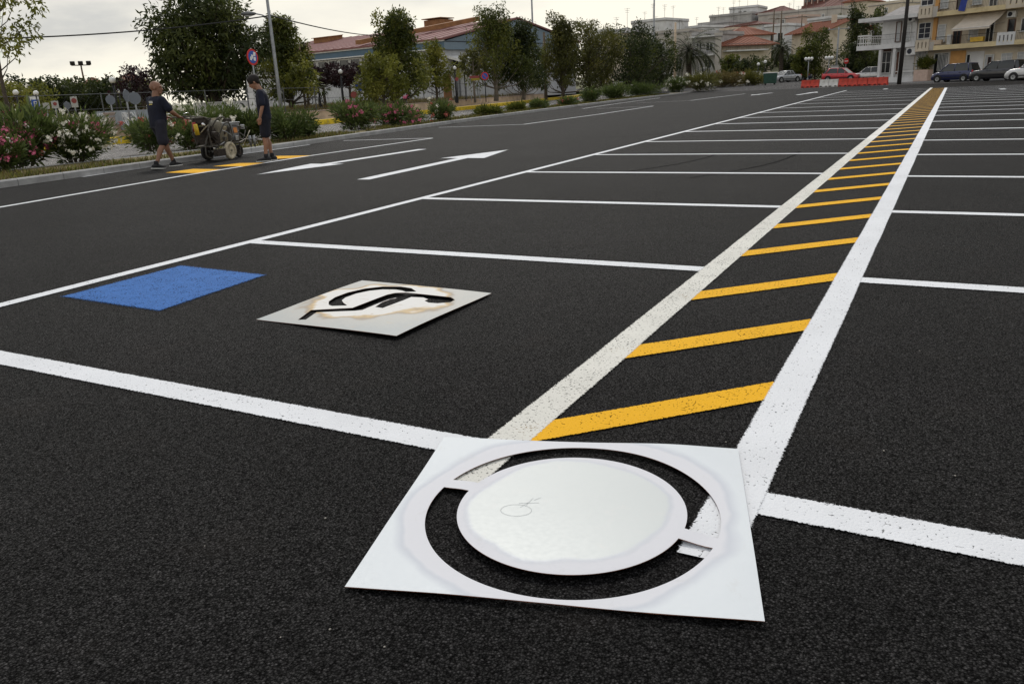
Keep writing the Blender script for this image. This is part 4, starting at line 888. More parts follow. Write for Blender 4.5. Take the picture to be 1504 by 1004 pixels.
# grass of the verge: nobody could count it
rng = np.random.default_rng(77); n = 26000; yy = 6 + 74 * rng.random(n) ** 1.5; xx = np.array([kx(y) for y in yy]) - .2 - 1.7 * rng.random(n) ** 1.2
keep = np.array([noise.noise((x * .6, y * .5, 1)) for x, y in zip(xx, yy)]) > -.22; xx, yy = xx[keep], yy[keep]; n = len(xx)
gp = np.stack([xx, yy, np.full(n, .09)], 1); gd = unit(rng.normal(size=(n, 3)) * .45 + [0, 0, 1]); gl = .06 + .11 * rng.random(n)
gm = [leaf_mesh('verge_grass', gp[s], gd[s], unit(rng.normal(size=(len(gp[s]), 3))), gl[s], np.full(len(gp[s]), .012) * (1 + yy[s] / 25), rng.random(len(gp[s])), M[mm]) for s, mm in ((slice(0, n // 2), 'leaf_dry'), (slice(n // 2, n), 'leaf_mid'))]
for me, lab in zip(gm, ('straw coloured grass blades on the verge', 'green grass and weeds on the verge')): tag(link('verge_grass', me), lab, 'grass', kind='stuff')
n = 14000; yy = 8 + 62 * rng.random(n); xx = np.array([wall_x(y) for y in yy]) - .5 - 16 * rng.random(n) ** 1.4
gp = np.stack([xx, yy, np.full(n, .62)], 1); gd = unit(rng.normal(size=(n, 3)) * .4 + [0, 0, 1])
tag(link('park_grass', leaf_mesh('park_grass', gp, gd, unit(rng.normal(size=(n, 3))), .15 + .3 * rng.random(n), np.full(n, .05), rng.random(n), M['leaf_dry'])), 'dry tufts of grass in the park', 'grass', kind='stuff')

# ---------------------------------------------------------------- poles, lamps, signs, fence
mat('galv', (.27, .28, .29), .55, .5, var=.2, scale=4); mat('wood_pole', (.12, .09, .065), .9, var=.35, scale=8, bump=.5); mat('black_iron', (.015, .015, .016), .6, .2); mat('globe', (.72, .72, .7), .3, var=.05)
mat('dark_pole', (.02, .017, .016), .8, var=.3, scale=6); mat('sign_white', (.72, .73, .74), .5, var=.08); mat('sign_blue', (.02, .08, .36), .5, var=.1); mat('sign_red', (.5, .025, .02), .5, var=.12); mat('sign_dull', (.4, .4, .38), .6, var=.1); mat('sign_dark_yellow', (.3, .24, .03), .7); mat('sign_faded_red', (.24, .05, .045), .6, var=.15); mat('sign_back', (.14, .155, .18), .5, .3, var=.12)
mat('cable', (.02, .02, .02), .7); mat('plaster_white', (.62, .62, .61), .85, var=.1, scale=1.2, dirt=(.42, .41, .4)); mat('graffiti_black', (.02, .02, .022), .7); mat('wall_blue_grey', (.27, .3, .33), .85, var=.25, scale=1.5); mat('graffiti_white', (.6, .61, .62), .7)
mat('lamp_head', (.12, .125, .13), .5, .3); mat('glass_lens', (.5, .52, .53), .2)
def text_mesh(txt, size, m, depth=.004):
    cu = bpy.data.curves.new('text', 'FONT'); cu.body = txt; cu.size = size; cu.extrude = depth; cu.align_x = 'CENTER'; cu.align_y = 'CENTER'
    t = bpy.data.objects.new('t', cu); col.objects.link(t); dg = bpy.context.evaluated_depsgraph_get(); me = bpy.data.meshes.new_from_object(t.evaluated_get(dg)); bpy.data.objects.remove(t)
    me.materials.clear(); me.materials.append(m); return me
def put_text(name, txt, size, m, parent, loc, facing_neg_y=True):
    o = link(name, text_mesh(txt, size, m), parent, loc); o.rotation_euler = (R(90), 0, 0); return o
def face_lot(x, y, off=0): return math.atan2(-x, y) + off     # turns a local -Y front towards the car park
def street_lamp(label, loc, hgt, arm_z, arm_len, arm_dir, r=.085):
    t = thing('street_lamp', label, 'street lamp', loc, 0, 'tall grey street lamps')
    MB().tube([(0, 0, -.1), (0, 0, 2), (0, 0, hgt)], [r * 1.15, r, r * .6], 12).build('pole', M['galv'], t, True)
    MB().lathe([(r * 2.2, -.02), (r * 2.2, .03), (r * 1.4, .05), (r * 1.3, .25), (r * 1.1, .27)], (0, 0, 0), 12).build('base_plate', M['galv'], t); MB().box((r * 1.0, 0, 1.0), (.02, .1, .3)).build('service_door', M['lamp_head'], t)
    d = Vector((math.cos(arm_dir), math.sin(arm_dir), 0)); p0 = Vector((0, 0, arm_z - .25)); p1 = d * arm_len + Vector((0, 0, arm_z))
    MB().tube([p0, p0.lerp(p1, .5) + Vector((0, 0, .06)), p1], [.035, .03, .03], 8).build('arm', M['galv'], t, True)
    hd = MB(); o = len(hd.v); hd.ball((.28, 0, 0), .3, 16, 8, (1.15, .5, .34)); hd.xform(Matrix.Translation(p1) @ Matrix.Rotation(arm_dir, 4, 'Z')); h_ = hd.build('lamp_head', M['lamp_head'], t, True)
    MB().ball((.3, 0, -.05), .2, 14, 8, (1.1, .55, .4)).xform(Matrix.Translation(p1) @ Matrix.Rotation(arm_dir, 4, 'Z')).build('lens', M['glass_lens'], h_, True)
    return t
q = (-28.221, 29.742); street_lamp('grey street lamp with its lamp head hanging over the large dark tree', (q[0], q[1], .25), 9.0, 5.127 - .25, .62, R(222))
q = (-41.518, 83.868); street_lamp('tall grey street lamp beside the wooden power pole', (q[0], q[1], .25), 15, 14.8, 1.4, R(20), .12)
q = (-31.387, 94.947); street_lamp('slim grey street lamp between two dark evergreens with a round plate on it', (q[0], q[1], .35), 16, 15.8, 1.4, R(20), .11)
def wood_pole(label, loc, hgt, r, bars, m='wood_pole', lean=0, yaw=0):
    t = thing('power_pole', label, 'power pole', loc, yaw)
    MB().tube([(0, 0, -.1), (lean * .5, 0, hgt * .5), (lean, 0, hgt)], [r, r * .85, r * .65], 10).build('pole', M[m], t, True)
    for z, w_ in bars:
        b = MB().box((lean * z / hgt, 0, z), (w_, .09, .11)).build('crossarm', M[m], t)
        for k in (-.45, 0, .45): MB().lathe([(.001, 0), (.05, 0), (.06, .05), (.03, .08), (.05, .13), (.001, .16)], (lean * z / hgt + k * w_, 0, z + .05), 8).build('insulator', M['glass_lens'], b, True)
    return t
q = (-33.895, 70.768); wood_pole('weathered wooden power pole beside the tall grey street lamp', (q[0], q[1], .25), 6.074 - .2, .16, [])
q = (-30.233, 99.509); wood_pole('thick pale concrete pole in front of the date palm', (q[0], q[1], .35), 7.595, .17, [], 'tan_wall')
q = (-4.755, 87.871); wood_pole('leaning black pole in front of the white balcony house', (q[0], q[1], 0), 11.5, .2, [], 'dark_pole', .12, R(0))
q = (-30.721, 162.115); wood_pole('dark power pole with crossarms left of its twin before the beige house', (q[0], q[1], 4.0), 12.978 - 4, .16, [(11.344 - 4, 2.0)])
q = (-29.064, 160.388); wood_pole('dark power pole with crossarm right of its twin before the beige house', (q[0], q[1], 4.0), 12.516 - 4, .16, [(11.135 - 4, 2.2)])
q = (-27.02, 169.864); wood_pole('thin power pole with single crossarm above the gabled house', (q[0], q[1], 5.0), 12.142 - 5, .13, [(11.78 - 5, 1.9)])
q = (-13.986, 117.168); wood_pole('grey pole with wide crossarm rising from a white box', (q[0], q[1], .5), 6.964 - .5, .14, [(6.717 - .5, 2.6)], 'galv')
t = thing('transformer_box', 'white service box at the foot of the crossarm pole', 'utility box', ((-13.911, 115.163)[0], (-13.911, 115.163)[1], .4), R(5))
MB().box((0, 0, .9), (.85, .6, 1.8)).build('cabinet', M['plaster_white'], t, bevel=.03); MB().box((0, -.31, 1.0), (.5, .02, 1.0)).build('door', M['sign_white'], t); MB().box((0, 0, 1.84), (1.0, .75, .08)).build('cap', M['concrete'], t)
# overhead cable
a, m_, b = Vector((-34.151, 18.833, 4.101)), Vector((-28.163, 29.797, 5.031)), Vector((-41.343, 56.487, 5.876))
cb_ = MB()
for p, r_ in ((a, m_), (m_, b)): cb_.tube([p.lerp(r_, k / 14) - Vector((0, 0, (1 - (2 * k / 14 - 1) ** 2) * .22)) for k in range(15)], .03, 6)
tag(cb_.build('overhead_cable', M['cable']), 'black overhead cable running past the lamp post to the gym', 'cable')
# globe lamps
def globe_lamp(label, xy, z, zg, n=1, r=.19, m='black_iron', gap=.34):
    t = thing('globe_lamp', label, 'globe lamp', (xy[0], xy[1], z), face_lot(*xy), 'white globe lamps')
    MB().tube([(0, 0, -.05), (0, 0, zg - z - r * (1.0 if n == 1 else 1.6))], [.06, .045], 8).build('post', M[m], t, True); MB().lathe([(.12, 0), (.12, .3), (.08, .36), (.06, .4)], (0, 0, 0), 10).build('base', M[m], t)
    for k in range(n):
        x = 0 if n == 1 else (k - (n - 1) / 2) * gap * 2
        MB().ball((x, 0, zg - z), r, 16, 10).build('globe', M['globe'], t, True); MB().lathe([(.05, -.06), (r * .55, .02), (r * .5, .05), (.02, .05)], (x, 0, zg - z - r - .02), 10).build('collar', M[m], t)
        if n > 1: MB().tube([(0, 0, zg - z - r * 1.8), (x * .6, 0, zg - z - r * 1.5), (x, 0, zg - z - r)], .025, 6).build('bracket', M[m], t, True)
    return t
globe_lamp('globe lamp half hidden by the young tree', (-46.109, 28.106), .62, 2.386, r=.15)
globe_lamp('globe lamp above the blue parking sign', (-45.596, 28.931), .62, 2.308, r=.145)
globe_lamp('larger globe lamp before the red tiled roof', (-35.304, 26.26), .62, 2.567, r=.15)
globe_lamp('small far globe lamp behind the round sign backs', (-52.799, 39.601), .62, 2.449, r=.13)
globe_lamp('globe lamp in front of the purple plum tree with forked trunk', (-32.755, 37.778), .62, 2.452, r=.125)
globe_lamp('globe lamp higher up before the plum trees and gym windows', (-30.454, 37.102), .62, 2.659, r=.125)
globe_lamp('globe lamp on a full black post in front of the gym stairs', (-28.93, 46.776), .62, 2.771, r=.115)
globe_lamp('pair of small globes under the date palm', (-28.99, 108.183), .4, 2.65, 2, .2, gap=.22)
globe_lamp('globe lamp in front of the dark shrubs by the long house', (-23.224, 113.651), .5, 2.898, r=.2)
globe_lamp('higher globe lamp in front of the dark shrubs by the long house', (-22.779, 115.78), .5, 3.183, r=.22)
globe_lamp('cluster of three globes before the bright green broad tree', (-16.207, 108.799), .5, 3.138, 3, .19, 'galv', .17)
globe_lamp('cluster of three globes beside the white service box', (-13.889, 109.12), .5, 3.126, 3, .19, 'galv', .17)
# floodlight mast
q = (-85.928, 60.345); t = thing('floodlight_mast', 'thin mast with three floodlights above the park trees', 'floodlight', (q[0], q[1], .5), face_lot(*q))
hz = 6.011 - .5; MB().tube([(0, 0, 0), (0, 0, hz)], [.14, .08], 8).build('mast', M['wood_pole'], t, True); MB().box((0, 0, hz), (1.9, .1, .1)).build('bracket', M['wood_pole'], t)
for k in (-.8, 0, .8): MB().box((k, -.1, hz + .22), (.5, .3, .38), rx=R(20)).build('floodlight', M['dark_pole'], t, bevel=.04)
# signs: a post with a plate, front on local -Y
def sign(label, xy, z, zc, shape, size, face, yaw=0, sym=None, post='galv', name='road_sign', sx=1.0, group='road signs'):
    t = thing(name, label, 'sign', (xy[0], xy[1], z), face_lot(*xy, yaw), group); h_ = zc - z
    MB().tube([(0, .03, -.05), (0, .03, h_ + size * .55)], .03, 8).build('post', M[post], t, True)
    if shape == 'round': pl = MB().lathe([(.001, -.008), (size / 2, -.008), (size / 2, .008), (.001, .008)], (0, 0, h_), 28, 'Y').build('plate', M[face], t)
    else: pl = MB().box((0, 0, h_), (size * sx, .014, size)).build('plate', M[face], t, bevel=.004)
    if sym == 'noparking':
        MB().lathe([(.001, -.014), (size * .37, -.014), (size * .37, -.009), (.001, -.009)], (0, 0, h_), 28, 'Y').build('disc', M['sign_blue'], pl)
        MB().box((0, -.0165, h_), (size * .78, .004, size * .09), ry=R(45)).build('bar', M['sign_red'], pl)
    if sym == 'patched':
        MB().lathe([(.001, -.014), (size * .38, -.014), (size * .38, -.009), (.001, -.009)], (0, 0, h_), 28, 'Y').build('disc', M['sign_blue'], pl)
        for x, y_, w_, g in ((.13, .16, .17, .2), (-.04, .02, .15, .2), (.12, -.1, .16, .18), (-.13, -.08, .14, .17)): MB().box((x * size * 1.3, -.0165, h_ + y_ * size * 1.1), (w_ * size * 1.2, .004, g * size * 1.2), ry=R(12)).build('sticker', M['sign_white'], pl)
    if sym == 'parking':
        MB().box((0, -.011, h_ - size * .08), (size * sx * .86, .006, size * .72)).build('panel', M['sign_blue'], pl); put_text('letter', 'P', size * .62, M['sign_white'], pl, (0, -.0185, h_ - size * .08))
    if sym == 'noentry': MB().box((0, -.014, h_), (size * .7, .006, size * .16)).build('bar', M['sign_white'], pl)
    if sym == 'stopbar': MB().lathe([(.001, -.014), (size * .24, -.014), (size * .24, -.009), (.001, -.009)], (0, 0, h_ + size * .12), 20, 'Y').build('disc', M['sign_faded_red'], pl)
    return t
sign('blue parking sign with white letter P on a white board', (-30.445, 19.212), .62, 1.609, 'rect', .48, 'sign_white', R(12), 'parking', sx=.62)
sign('grey rectangular sign back beside the parking sign', (-31.375, 19.611), .62, 1.601, 'rect', .5, 'sign_back', R(60), sx=.6)
sign('small pale rectangular sign right of the parking sign', (-31.945, 20.579), .62, 1.505, 'rect', .24, 'sign_dull', R(20), sx=1.0)
sign('white board with red round mark half hidden by tall grass', (-33.443, 21.944), .62, 1.554, 'rect', .3, 'sign_dull', R(10), 'stopbar', sx=.9)
sign('taller white board with red round mark near the large white oleander', (-34.688, 23.68), .62, 1.646, 'rect', .46, 'sign_dull', R(10), 'stopbar', sx=.6)
sign('small round pale sign low behind the tall grass', (-33.197, 22.315), .62, 1.504, 'round', .3, 'sign_back', R(20))
sign('round sign back with a blue side before the dark trees', (-29.003, 21.327), .62, 1.612, 'round', .36, 'sign_back', R(20))
sign('narrow turned round sign back left of its wider twin', (-26.257, 19.989), .62, 1.701, 'round', .42, 'sign_back', R(58))
sign('wide round sign back nearest the bald man', (-24.522, 18.965), .62, 1.588, 'round', .40, 'sign_back', R(15))
sign('red rimmed no parking sign covered with white stickers above the young man', (-25.399, 25.512), .62, 3.021, 'round', .64, 'sign_red', R(48), 'patched')
sign('small blue round sign beside the plum trees', (-32.182, 40.845), .62, 1.84, 'round', .5, 'sign_blue', R(20))
sign('red and white board partly hidden behind pink oleanders', (-28.722, 35.931), .62, 1.387, 'round', .36, 'sign_faded_red', R(10))
sign('small red round sign on the black lamp post', (-28.69, 46.572), .62, 2.069, 'round', .24, 'sign_faded_red', R(5), post='black_iron')
sign('no parking sign beside the hanging yellow board', (-26.772, 46.897), .62, 2.163, 'round', .5, 'sign_red', R(5), 'noparking', post='black_iron')
sign('far no parking sign with blue centre among the verge shrubs', (-33.364, 84.92), .1, 3.072, 'round', .62, 'sign_red', R(0), 'noparking')
sign('small grey round plate on the slim street lamp', (-31.31, 94.551), .35, 2.863, 'round', .6, 'sign_back', R(0))
sign('red round sign beside the yellow street post under the dark ivy', (-11.296, 103.385), .36, 2.556, 'round', .6, 'sign_red', R(30), 'noentry')
t = thing('hanging_board', 'red and yellow board hung on two thin posts before the gym', 'board', ((-27.852, 47.427)[0], (-27.852, 47.427)[1], .62), face_lot(*(-27.852, 47.427))); zc = 2.082 - .62
for x in (-.28, .28): MB().tube([(x, .03, 0), (x, .03, zc + .2)], .025, 6).build('post', M['galv'], t)
MB().box((0, 0, zc + .07), (.66, .03, .15)).build('board', M['sign_faded_red'], t); MB().box((.05, 0, zc - .08), (.56, .03, .14)).build('board', M['sign_dark_yellow'], t)
t = thing('hook_lamp', 'dark curled hook shaped lamp post beside the stairs', 'lamp post', ((-29.867, 49.719)[0], (-29.867, 49.719)[1], .62), face_lot(*(-29.867, 49.719))); zc = 2.463 - .62
MB().tube([(-.1, 0, 0), (-.12, 0, zc - .3)] + [(.13 - .25 * math.cos(a), 0, zc - .1 + .36 * math.sin(a)) for a in [k * .26 for k in range(12)]], .03, 8).build('post', M['black_iron'], t, True); MB().ball((.02, 0, zc - .22), .09, 10, 8).build('globe', M['globe'], t, True)
# fence above the low wall
mat('fence_wire', (.1, .105, .11), .5, .5)
fe = thing('mesh_fence', 'grey wire mesh fence on posts behind the low wall', 'fence')
fy = [8 + 2.6 * k for k in range(20)]
for y in fy: MB().tube([(wall_x(y) - .55, y, .55), (wall_x(y) - .55, y, 1.9)], .026, 6).build('post', M['fence_wire'], fe)
for z, r_ in ((1.85, .012), (1.3, .009), (.8, .009)): MB().tube([(wall_x(y) - .55, y, z) for y in fy], r_, 5).build('rail', M['fence_wire'], fe)
mb = MB()
for i in range(len(fy) - 1):
    for k in range(8):
        y0 = fy[i] + 2.6 * k / 8; y1 = min(y0 + 1.2, fy[i + 1]); mb.tube([(wall_x(y0) - .55, y0, .62), (wall_x(y1) - .55, y1, 0.62 + 1.2 * (y1 - y0) / 1.2)], .0022, 3, False); mb.tube([(wall_x(y0) - .55, y0, 1.8), (wall_x(y1) - .55, y1, 1.8 - 1.2 * (y1 - y0) / 1.2)], .0022, 3, False)
tag(mb.build('wire_mesh', M['fence_wire'], fe), kind='stuff')
# graffiti walls, pillar, bins
def scribble(name, parent, m, x0, x1, z0, z1, y, n, seed, r_=.02):
    rg = random.Random(seed)
    for k in range(n):
        cx, cz = rg.uniform(x0, x1), rg.uniform(z0, z1); pts = []; a = rg.random() * 6; w_ = rg.uniform(.12, .3); h_ = rg.uniform(.12, .3)
        for j in range(9): pts.append((max(x0, min(x1, cx + w_ * math.sin(a + j * .7) * (1 - j * .04))), y, max(z0, min(z1, cz + h_ * math.cos(a * 1.3 + j * .9)))))
        MB().tube(pts, r_, 4).build(name, m, parent)
q0, q1 = Vector((*(-31.005, 21.97), .5)), Vector((*(-25.945, 20.393), .5)); d = q1 - q0
gw = thing('graffiti_wall', 'grey garden wall with white scrawled graffiti behind the fence', 'wall', q0, math.atan2(d.y, d.x)); ln_ = d.length
MB().box((ln_ / 2, .1, .34), (ln_, .2, .72)).build('wall', M['wall_blue_grey'], gw); scribble('graffiti', gw, M['graffiti_white'], .3, ln_ - .6, .14, .62, -.012, 18, 3, .018)
put_text('graffiti_letter', 'METE', .42, M['graffiti_white'], gw, (ln_ * .66, -.02, .45))
q0, q1 = Vector((*(-32.409, 28.26), .5)), Vector((*(-29.126, 28.856), .5)); d = q1 - q0
gw = thing('graffiti_wall', 'white garden wall with dark scribbles behind the white oleander', 'wall', q0, math.atan2(d.y, d.x)); ln_ = d.length
MB().box((ln_ / 2, .1, .42), (ln_, .2, .9)).build('wall', M['plaster_white'], gw); scribble('graffiti', gw, M['graffiti_black'], .4, ln_ - .4, .2, .75, -.012, 12, 5)
q = (-27.718, 27.435); wp = thing('white_pillar', 'white block pillar with dark joints behind the young man', 'pillar', (q[0], q[1], .6), face_lot(*q))
for k in range(6): MB().box((0, 0, .15 + k * .27), (.22, .22, .255)).build('block', M['plaster_white'], wp)
MB().box((0, 0, .8), (.19, .19, 1.55)).build('core', M['graffiti_black'], wp)
q = (-25.45, 18.562); lb_ = thing('litter_bin', 'dull brown round bin in front of the graffiti wall', 'bin', (q[0], q[1], .62))
MB().lathe([(.13, 0), (.14, .05), (.18, .5), (.2, .52), (.2, .55), (.17, .55), (.14, .1)], (0, 0, 0), 16).build('bin_body', M['pavement'], lb_, True); MB().lathe([(.16, .4), (.19, .4), (.19, .44), (.16, .44)], (0, 0, 0), 16).build('band', M['galv'], lb_)
for k, (px_, lab) in enumerate([((-26.33, 69.157), 'short white pillar beside the far no parking sign'), ((-25.887, 69.324), 'pinkish stone pillar among the verge shrubs')]):
    t = thing('gate_pillar', lab, 'pillar', (px_[0], px_[1], .1), face_lot(*px_)); MB().box((0, 0, .65), (.3, .3, 1.3)).build('shaft', M[('plaster_white', 'tan_wall')[k]], t, bevel=.02); MB().box((0, 0, 1.33), (.38, .38, .07)).build('cap', M['concrete'], t)
# low iron railings on the pavement by the gym
for k, (a, b, lab) in enumerate([((-34.465, 53.423), (-34.222, 54.502), 'low iron railing on the pavement left of its twin'), ((-39.051, 66.116), (-39.16, 67.946), 'low iron railing on the pavement nearer the lamp post')]):
    a, b = Vector((*a, .25)), Vector((*b, .25)); t = thing('pavement_railing', lab, 'railing', a, math.atan2(b.y - a.y, b.x - a.x), 'low iron railings'); ln_ = (b - a).length
    for j in range(3): MB().tube([(ln_ * j / 2, 0, 0), (ln_ * j / 2, 0, .55)], .025, 6).build('post', M['black_iron'], t)
    MB().tube([(0, 0, .54), (ln_, 0, .54)], .025, 6).build('rail', M['black_iron'], t)
# dumpster
mat('dumpster_green', (.018, .06, .042), .6, var=.25, scale=3); q = (-18.701, 98.236); t = thing('dumpster', 'dark green dumpster with pale lid at the end of the hedge', 'dumpster', (q[0], q[1], street_z(*q) + .01), R(12))
MB().box((0, 0, .72), (1.36, .95, 1.1), taper=1.12).build('container', M['dumpster_green'], t, bevel=.04); MB().box((0, .02, 1.31), (1.62, 1.16, .08)).build('lid', M['sign_white'], t, bevel=.03)
for x in (-.5, .5):
    for y in (-.35, .35): MB().lathe([(.001, -.03), (.1, -.03), (.1, .03), (.001, .03)], (x, y, .1), 12, 'Y').build('castor', M['tyre_black'], t)
for k in range(4): MB().box((-.5 + k * .33, -.5, .75), (.05, .04, .95)).build('rib', M['dumpster_green'], t)
for x in (-.78, .78): MB().tube([(x, -.2, 1.1), (x, .2, 1.1)], .03, 6).build('trunnion', M['galv'], t)

# ---------------------------------------------------------------- buildings
mat('stucco_white', (.6, .6, .6), .85, var=.1, scale=.7, dirt=(.38, .36, .34)); mat('stucco_cream', (.55, .48, .38), .85, var=.12, scale=.7, dirt=(.36, .3, .22)); mat('stucco_yellow', (.62, .51, .3), .85, var=.12, scale=.7, dirt=(.4, .31, .17))
mat('stucco_orange', (.52, .28, .1), .85, var=.12); mat('stucco_grey', (.40, .39, .38), .85, var=.18, scale=.6, dirt=(.2, .19, .18)); mat('stucco_beige', (.43, .40, .36), .85, var=.14, scale=.5, dirt=(.28, .24, .2)); mat('stucco_pink', (.48, .36, .3), .85, var=.12)
mat('roof_tile', (.2, .066, .034), .8, var=.3, scale=5, bump=.5, bscale=12); mat('roof_tile_old', (.13, .05, .038), .8, var=.35, scale=4, bump=.5, bscale=12); mat('roof_grey', (.24, .23, .23), .8, var=.25, scale=1.5)
mat('gym_roof', (.20, .085, .08), .75, var=.14, scale=.5); mat('gym_blue', (.085, .14, .2), .7, var=.1, scale=.6); mat('gym_blue_pale', (.17, .225, .275), .7, var=.08, scale=.5); mat('gym_wood', (.25, .12, .05), .8, var=.25, scale=2); mat('gym_white', (.5, .51, .53), .85, var=.1, scale=.6, dirt=(.34, .34, .34))
mat('pane_dark', (.02, .022, .025), .12, spec=.6); mat('pane_grey', (.1, .11, .12), .15, spec=.6); mat('frame_white', (.6, .6, .59), .6); mat('frame_brown', (.1, .045, .025), .6); mat('shutter_grey', (.42, .43, .44), .7, var=.08); mat('shutter_dark', (.02, .022, .032), .7); mat('awning_cloth', (.5, .44, .37), .85, var=.12, scale=2); mat('door_wood', (.12, .05, .03), .6); mat('antenna', (.12, .12, .12), .5, .4)
mat('cloth_blue', (.03, .05, .25), .8); mat('planter_yellow', (.6, .38, .05), .7); mat('planter_tan', (.45, .36, .27), .8)
def rect(parent, name, r, y, th, m, bevel=0): return MB().box(((r[0] + r[1]) / 2, y, (r[2] + r[3]) / 2), (abs(r[1] - r[0]), th, abs(r[3] - r[2]))).build(name, M[m], parent, bevel=bevel)
def window(parent, r, y, frame='frame_white', pane='pane_dark', fw=.07, mull=1, bars=0, sill=True, name='window', sub=True):
    u0, u1, v0, v1 = min(r[0], r[1]), max(r[0], r[1]), r[2], r[3]; mb = MB(); um, vm = (u0 + u1) / 2, (v0 + v1) / 2
    for u in (u0 + fw / 2, u1 - fw / 2): mb.box((u, y - .03, vm), (fw, .1, v1 - v0))
    for v in (v0 + fw / 2, v1 - fw / 2): mb.box((um, y - .03, v), (u1 - u0 - 2 * fw, .1, fw))
    for k in range(mull): mb.box((u0 + (u1 - u0) * (k + 1) / (mull + 1), y - .025, vm), (fw * .7, .08, v1 - v0 - 2 * fw))
    for k in range(bars): mb.box((um, y - .024, v0 + (v1 - v0) * (k + 1) / (bars + 1)), (u1 - u0 - 2 * fw, .07, fw * .6))
    w_ = mb.build(name, M[frame], parent)
    if sub: MB().box((um, y - .004, vm), (u1 - u0 - fw, .03, v1 - v0 - fw)).build('pane', M[pane], w_)
    if sill: MB().box((um, y - .08, v0 - .035), (u1 - u0 + .12, .2, .06)).build('sill', M['concrete'], w_)
    return w_
def ac_unit(parent, u, v, y, s=1.0):
    a = MB().box((u, y - .16 * s, v), (.8 * s, .3 * s, .56 * s)).build('air_conditioner', M['frame_white'], parent, bevel=.02)
    MB().lathe([(.001, 0), (.2 * s, 0), (.2 * s, .012), (.001, .012)], (u - .1 * s, y - .325 * s, v), 16, 'Y').build('fan_grille', M['shutter_dark'], a); return a
def railing(parent, pts, z0, z1, step, m, r=.014, name='railing', mids=0):
    mb = MB(); pts = [Vector((*p, 0)) for p in pts]
    for a, b in zip(pts, pts[1:]):
        n = max(1, int((b - a).length / step))
        for k in range(n + 1): p = a.lerp(b, k / n); mb.tube([(p.x, p.y, z0), (p.x, p.y, z1)], r, 4)
        mb.tube([(a.x, a.y, z1), (b.x, b.y, z1)], r * 1.8, 5)
        for k in range(mids): z = z0 + (z1 - z0) * (k + .5) / mids; mb.tube([(a.x, a.y, z), (b.x, b.y, z)], r, 4)
    return mb.build(name, M[m], parent)
def slotted_parapet(parent, r, y, m, n=3):
    """balcony front with upright slots, built from piers and rails"""
    u0, u1, v0, v1 = min(r[0], r[1]), max(r[0], r[1]), r[2], r[3]; h_ = v1 - v0; mb = MB(); w_ = (u1 - u0); sw = .12
    mb.box(((u0 + u1) / 2, y, v0 + h_ * .13), (w_, .14, h_ * .26)); mb.box(((u0 + u1) / 2, y, v1 - h_ * .11), (w_, .14, h_ * .22)); e = u0
    for k in range(n): c = u0 + w_ * (k + .75) / (n + .5); mb.box(((e + c - sw / 2) / 2, y, v0 + h_ * .52), (c - sw / 2 - e, .139, h_ * .52)); e = c + sw / 2
    mb.box(((e + u1) / 2, y, v0 + h_ * .52), (u1 - e, .139, h_ * .52)); p = mb.build('parapet', M[m], parent)
    MB().box(((u0 + u1) / 2, y + .1, (v0 + v1) / 2), (w_ - .1, .02, h_ * .9)).build('slot_backing', M['shutter_dark'], p); return p  # dark sheet set behind the slots so that they read dark
def antenna(parent, u, y, z, h_, seed=0):
    mb = MB(); mb.tube([(u, y, z), (u, y, z + h_)], .03, 5)
    for k in range(2 + seed % 3): mb.box((u, y, z + h_ - .1 - k * .3), (1.1 - .2 * k, .03, .03))
    return mb.build('antenna', M['antenna'], parent)

# ---- yellow apartment house (front plane of the balconies at local y = 0, wall at y = 1.3)
FO = (-2.831, 94.958); FA = R(-32)
ya = thing('apartment_house', 'yellow apartment house with slotted balconies and a cream awning', 'building', (*FO, 0), FA); WY = 1.3
ul = (-2.199, 4.107)[0]; V1 = (2.705, 3.031)[1]; V1t = V1 + .42; V2 = (2.31, 6.163)[1]; V2t = V2 + .45; UR = 22.0
sl = V2 - V1
rect(ya, 'wall', (ul, UR, -.05, V2t + 6.4), WY + 3.5, 7.0, 'stucco_cream')
for v in (V1, V2, V2 + sl):
    rect(ya, 'balcony_slab', ((0.59, 3.546)[0], UR, v, v + .42), .66, 1.28, 'stucco_yellow')
    rect(ya, 'balcony_slab', ((-1.34, 3.673)[0], (0.59, 3.546)[0] - .02, v - .02, v + .36), .70, 1.2, 'stucco_cream')
rect(ya, 'roof_slab', (ul - .2, UR, V2t + 6.4, V2t + 6.6), WY + 3.2, 8.2, 'stucco_yellow')
for k, v in enumerate((V1, V2)):
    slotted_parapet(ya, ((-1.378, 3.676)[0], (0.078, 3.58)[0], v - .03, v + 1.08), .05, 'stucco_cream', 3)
    rect(ya, 'parapet', ((0.078, 3.58)[0] + .01, (0.59, 3.546)[0], v, v + .95), .12, .12, 'stucco_beige')
    a_, b_ = (6.858, 3.609)[0], (8.484, 3.493)[0]
    if k == 1: a_, b_ = a_ + .45, b_ + 1.2
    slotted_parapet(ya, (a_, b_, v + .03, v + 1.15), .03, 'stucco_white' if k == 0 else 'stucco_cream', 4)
    railing(ya, [((0.59, 3.546)[0] + .05, .08), (a_ - .05, .08)], v + .42, v + 1.2, .14, 'black_iron', .012); railing(ya, [(b_ + .05, .08), (UR - .5, .08)], v + .42, v + 1.2, .14, 'black_iron', .012)
    rect(ya, 'pilaster', ((-0.431, 4.63)[0], (-0.026, 4.599)[0], v + .45, v + sl - .02), WY - .05, .2, 'stucco_orange')
rect(ya, 'pilaster', ((-1.927, 1.766)[0], (-1.773, 1.758)[0], 0, V1), WY - .04, .16, 'stucco_white')
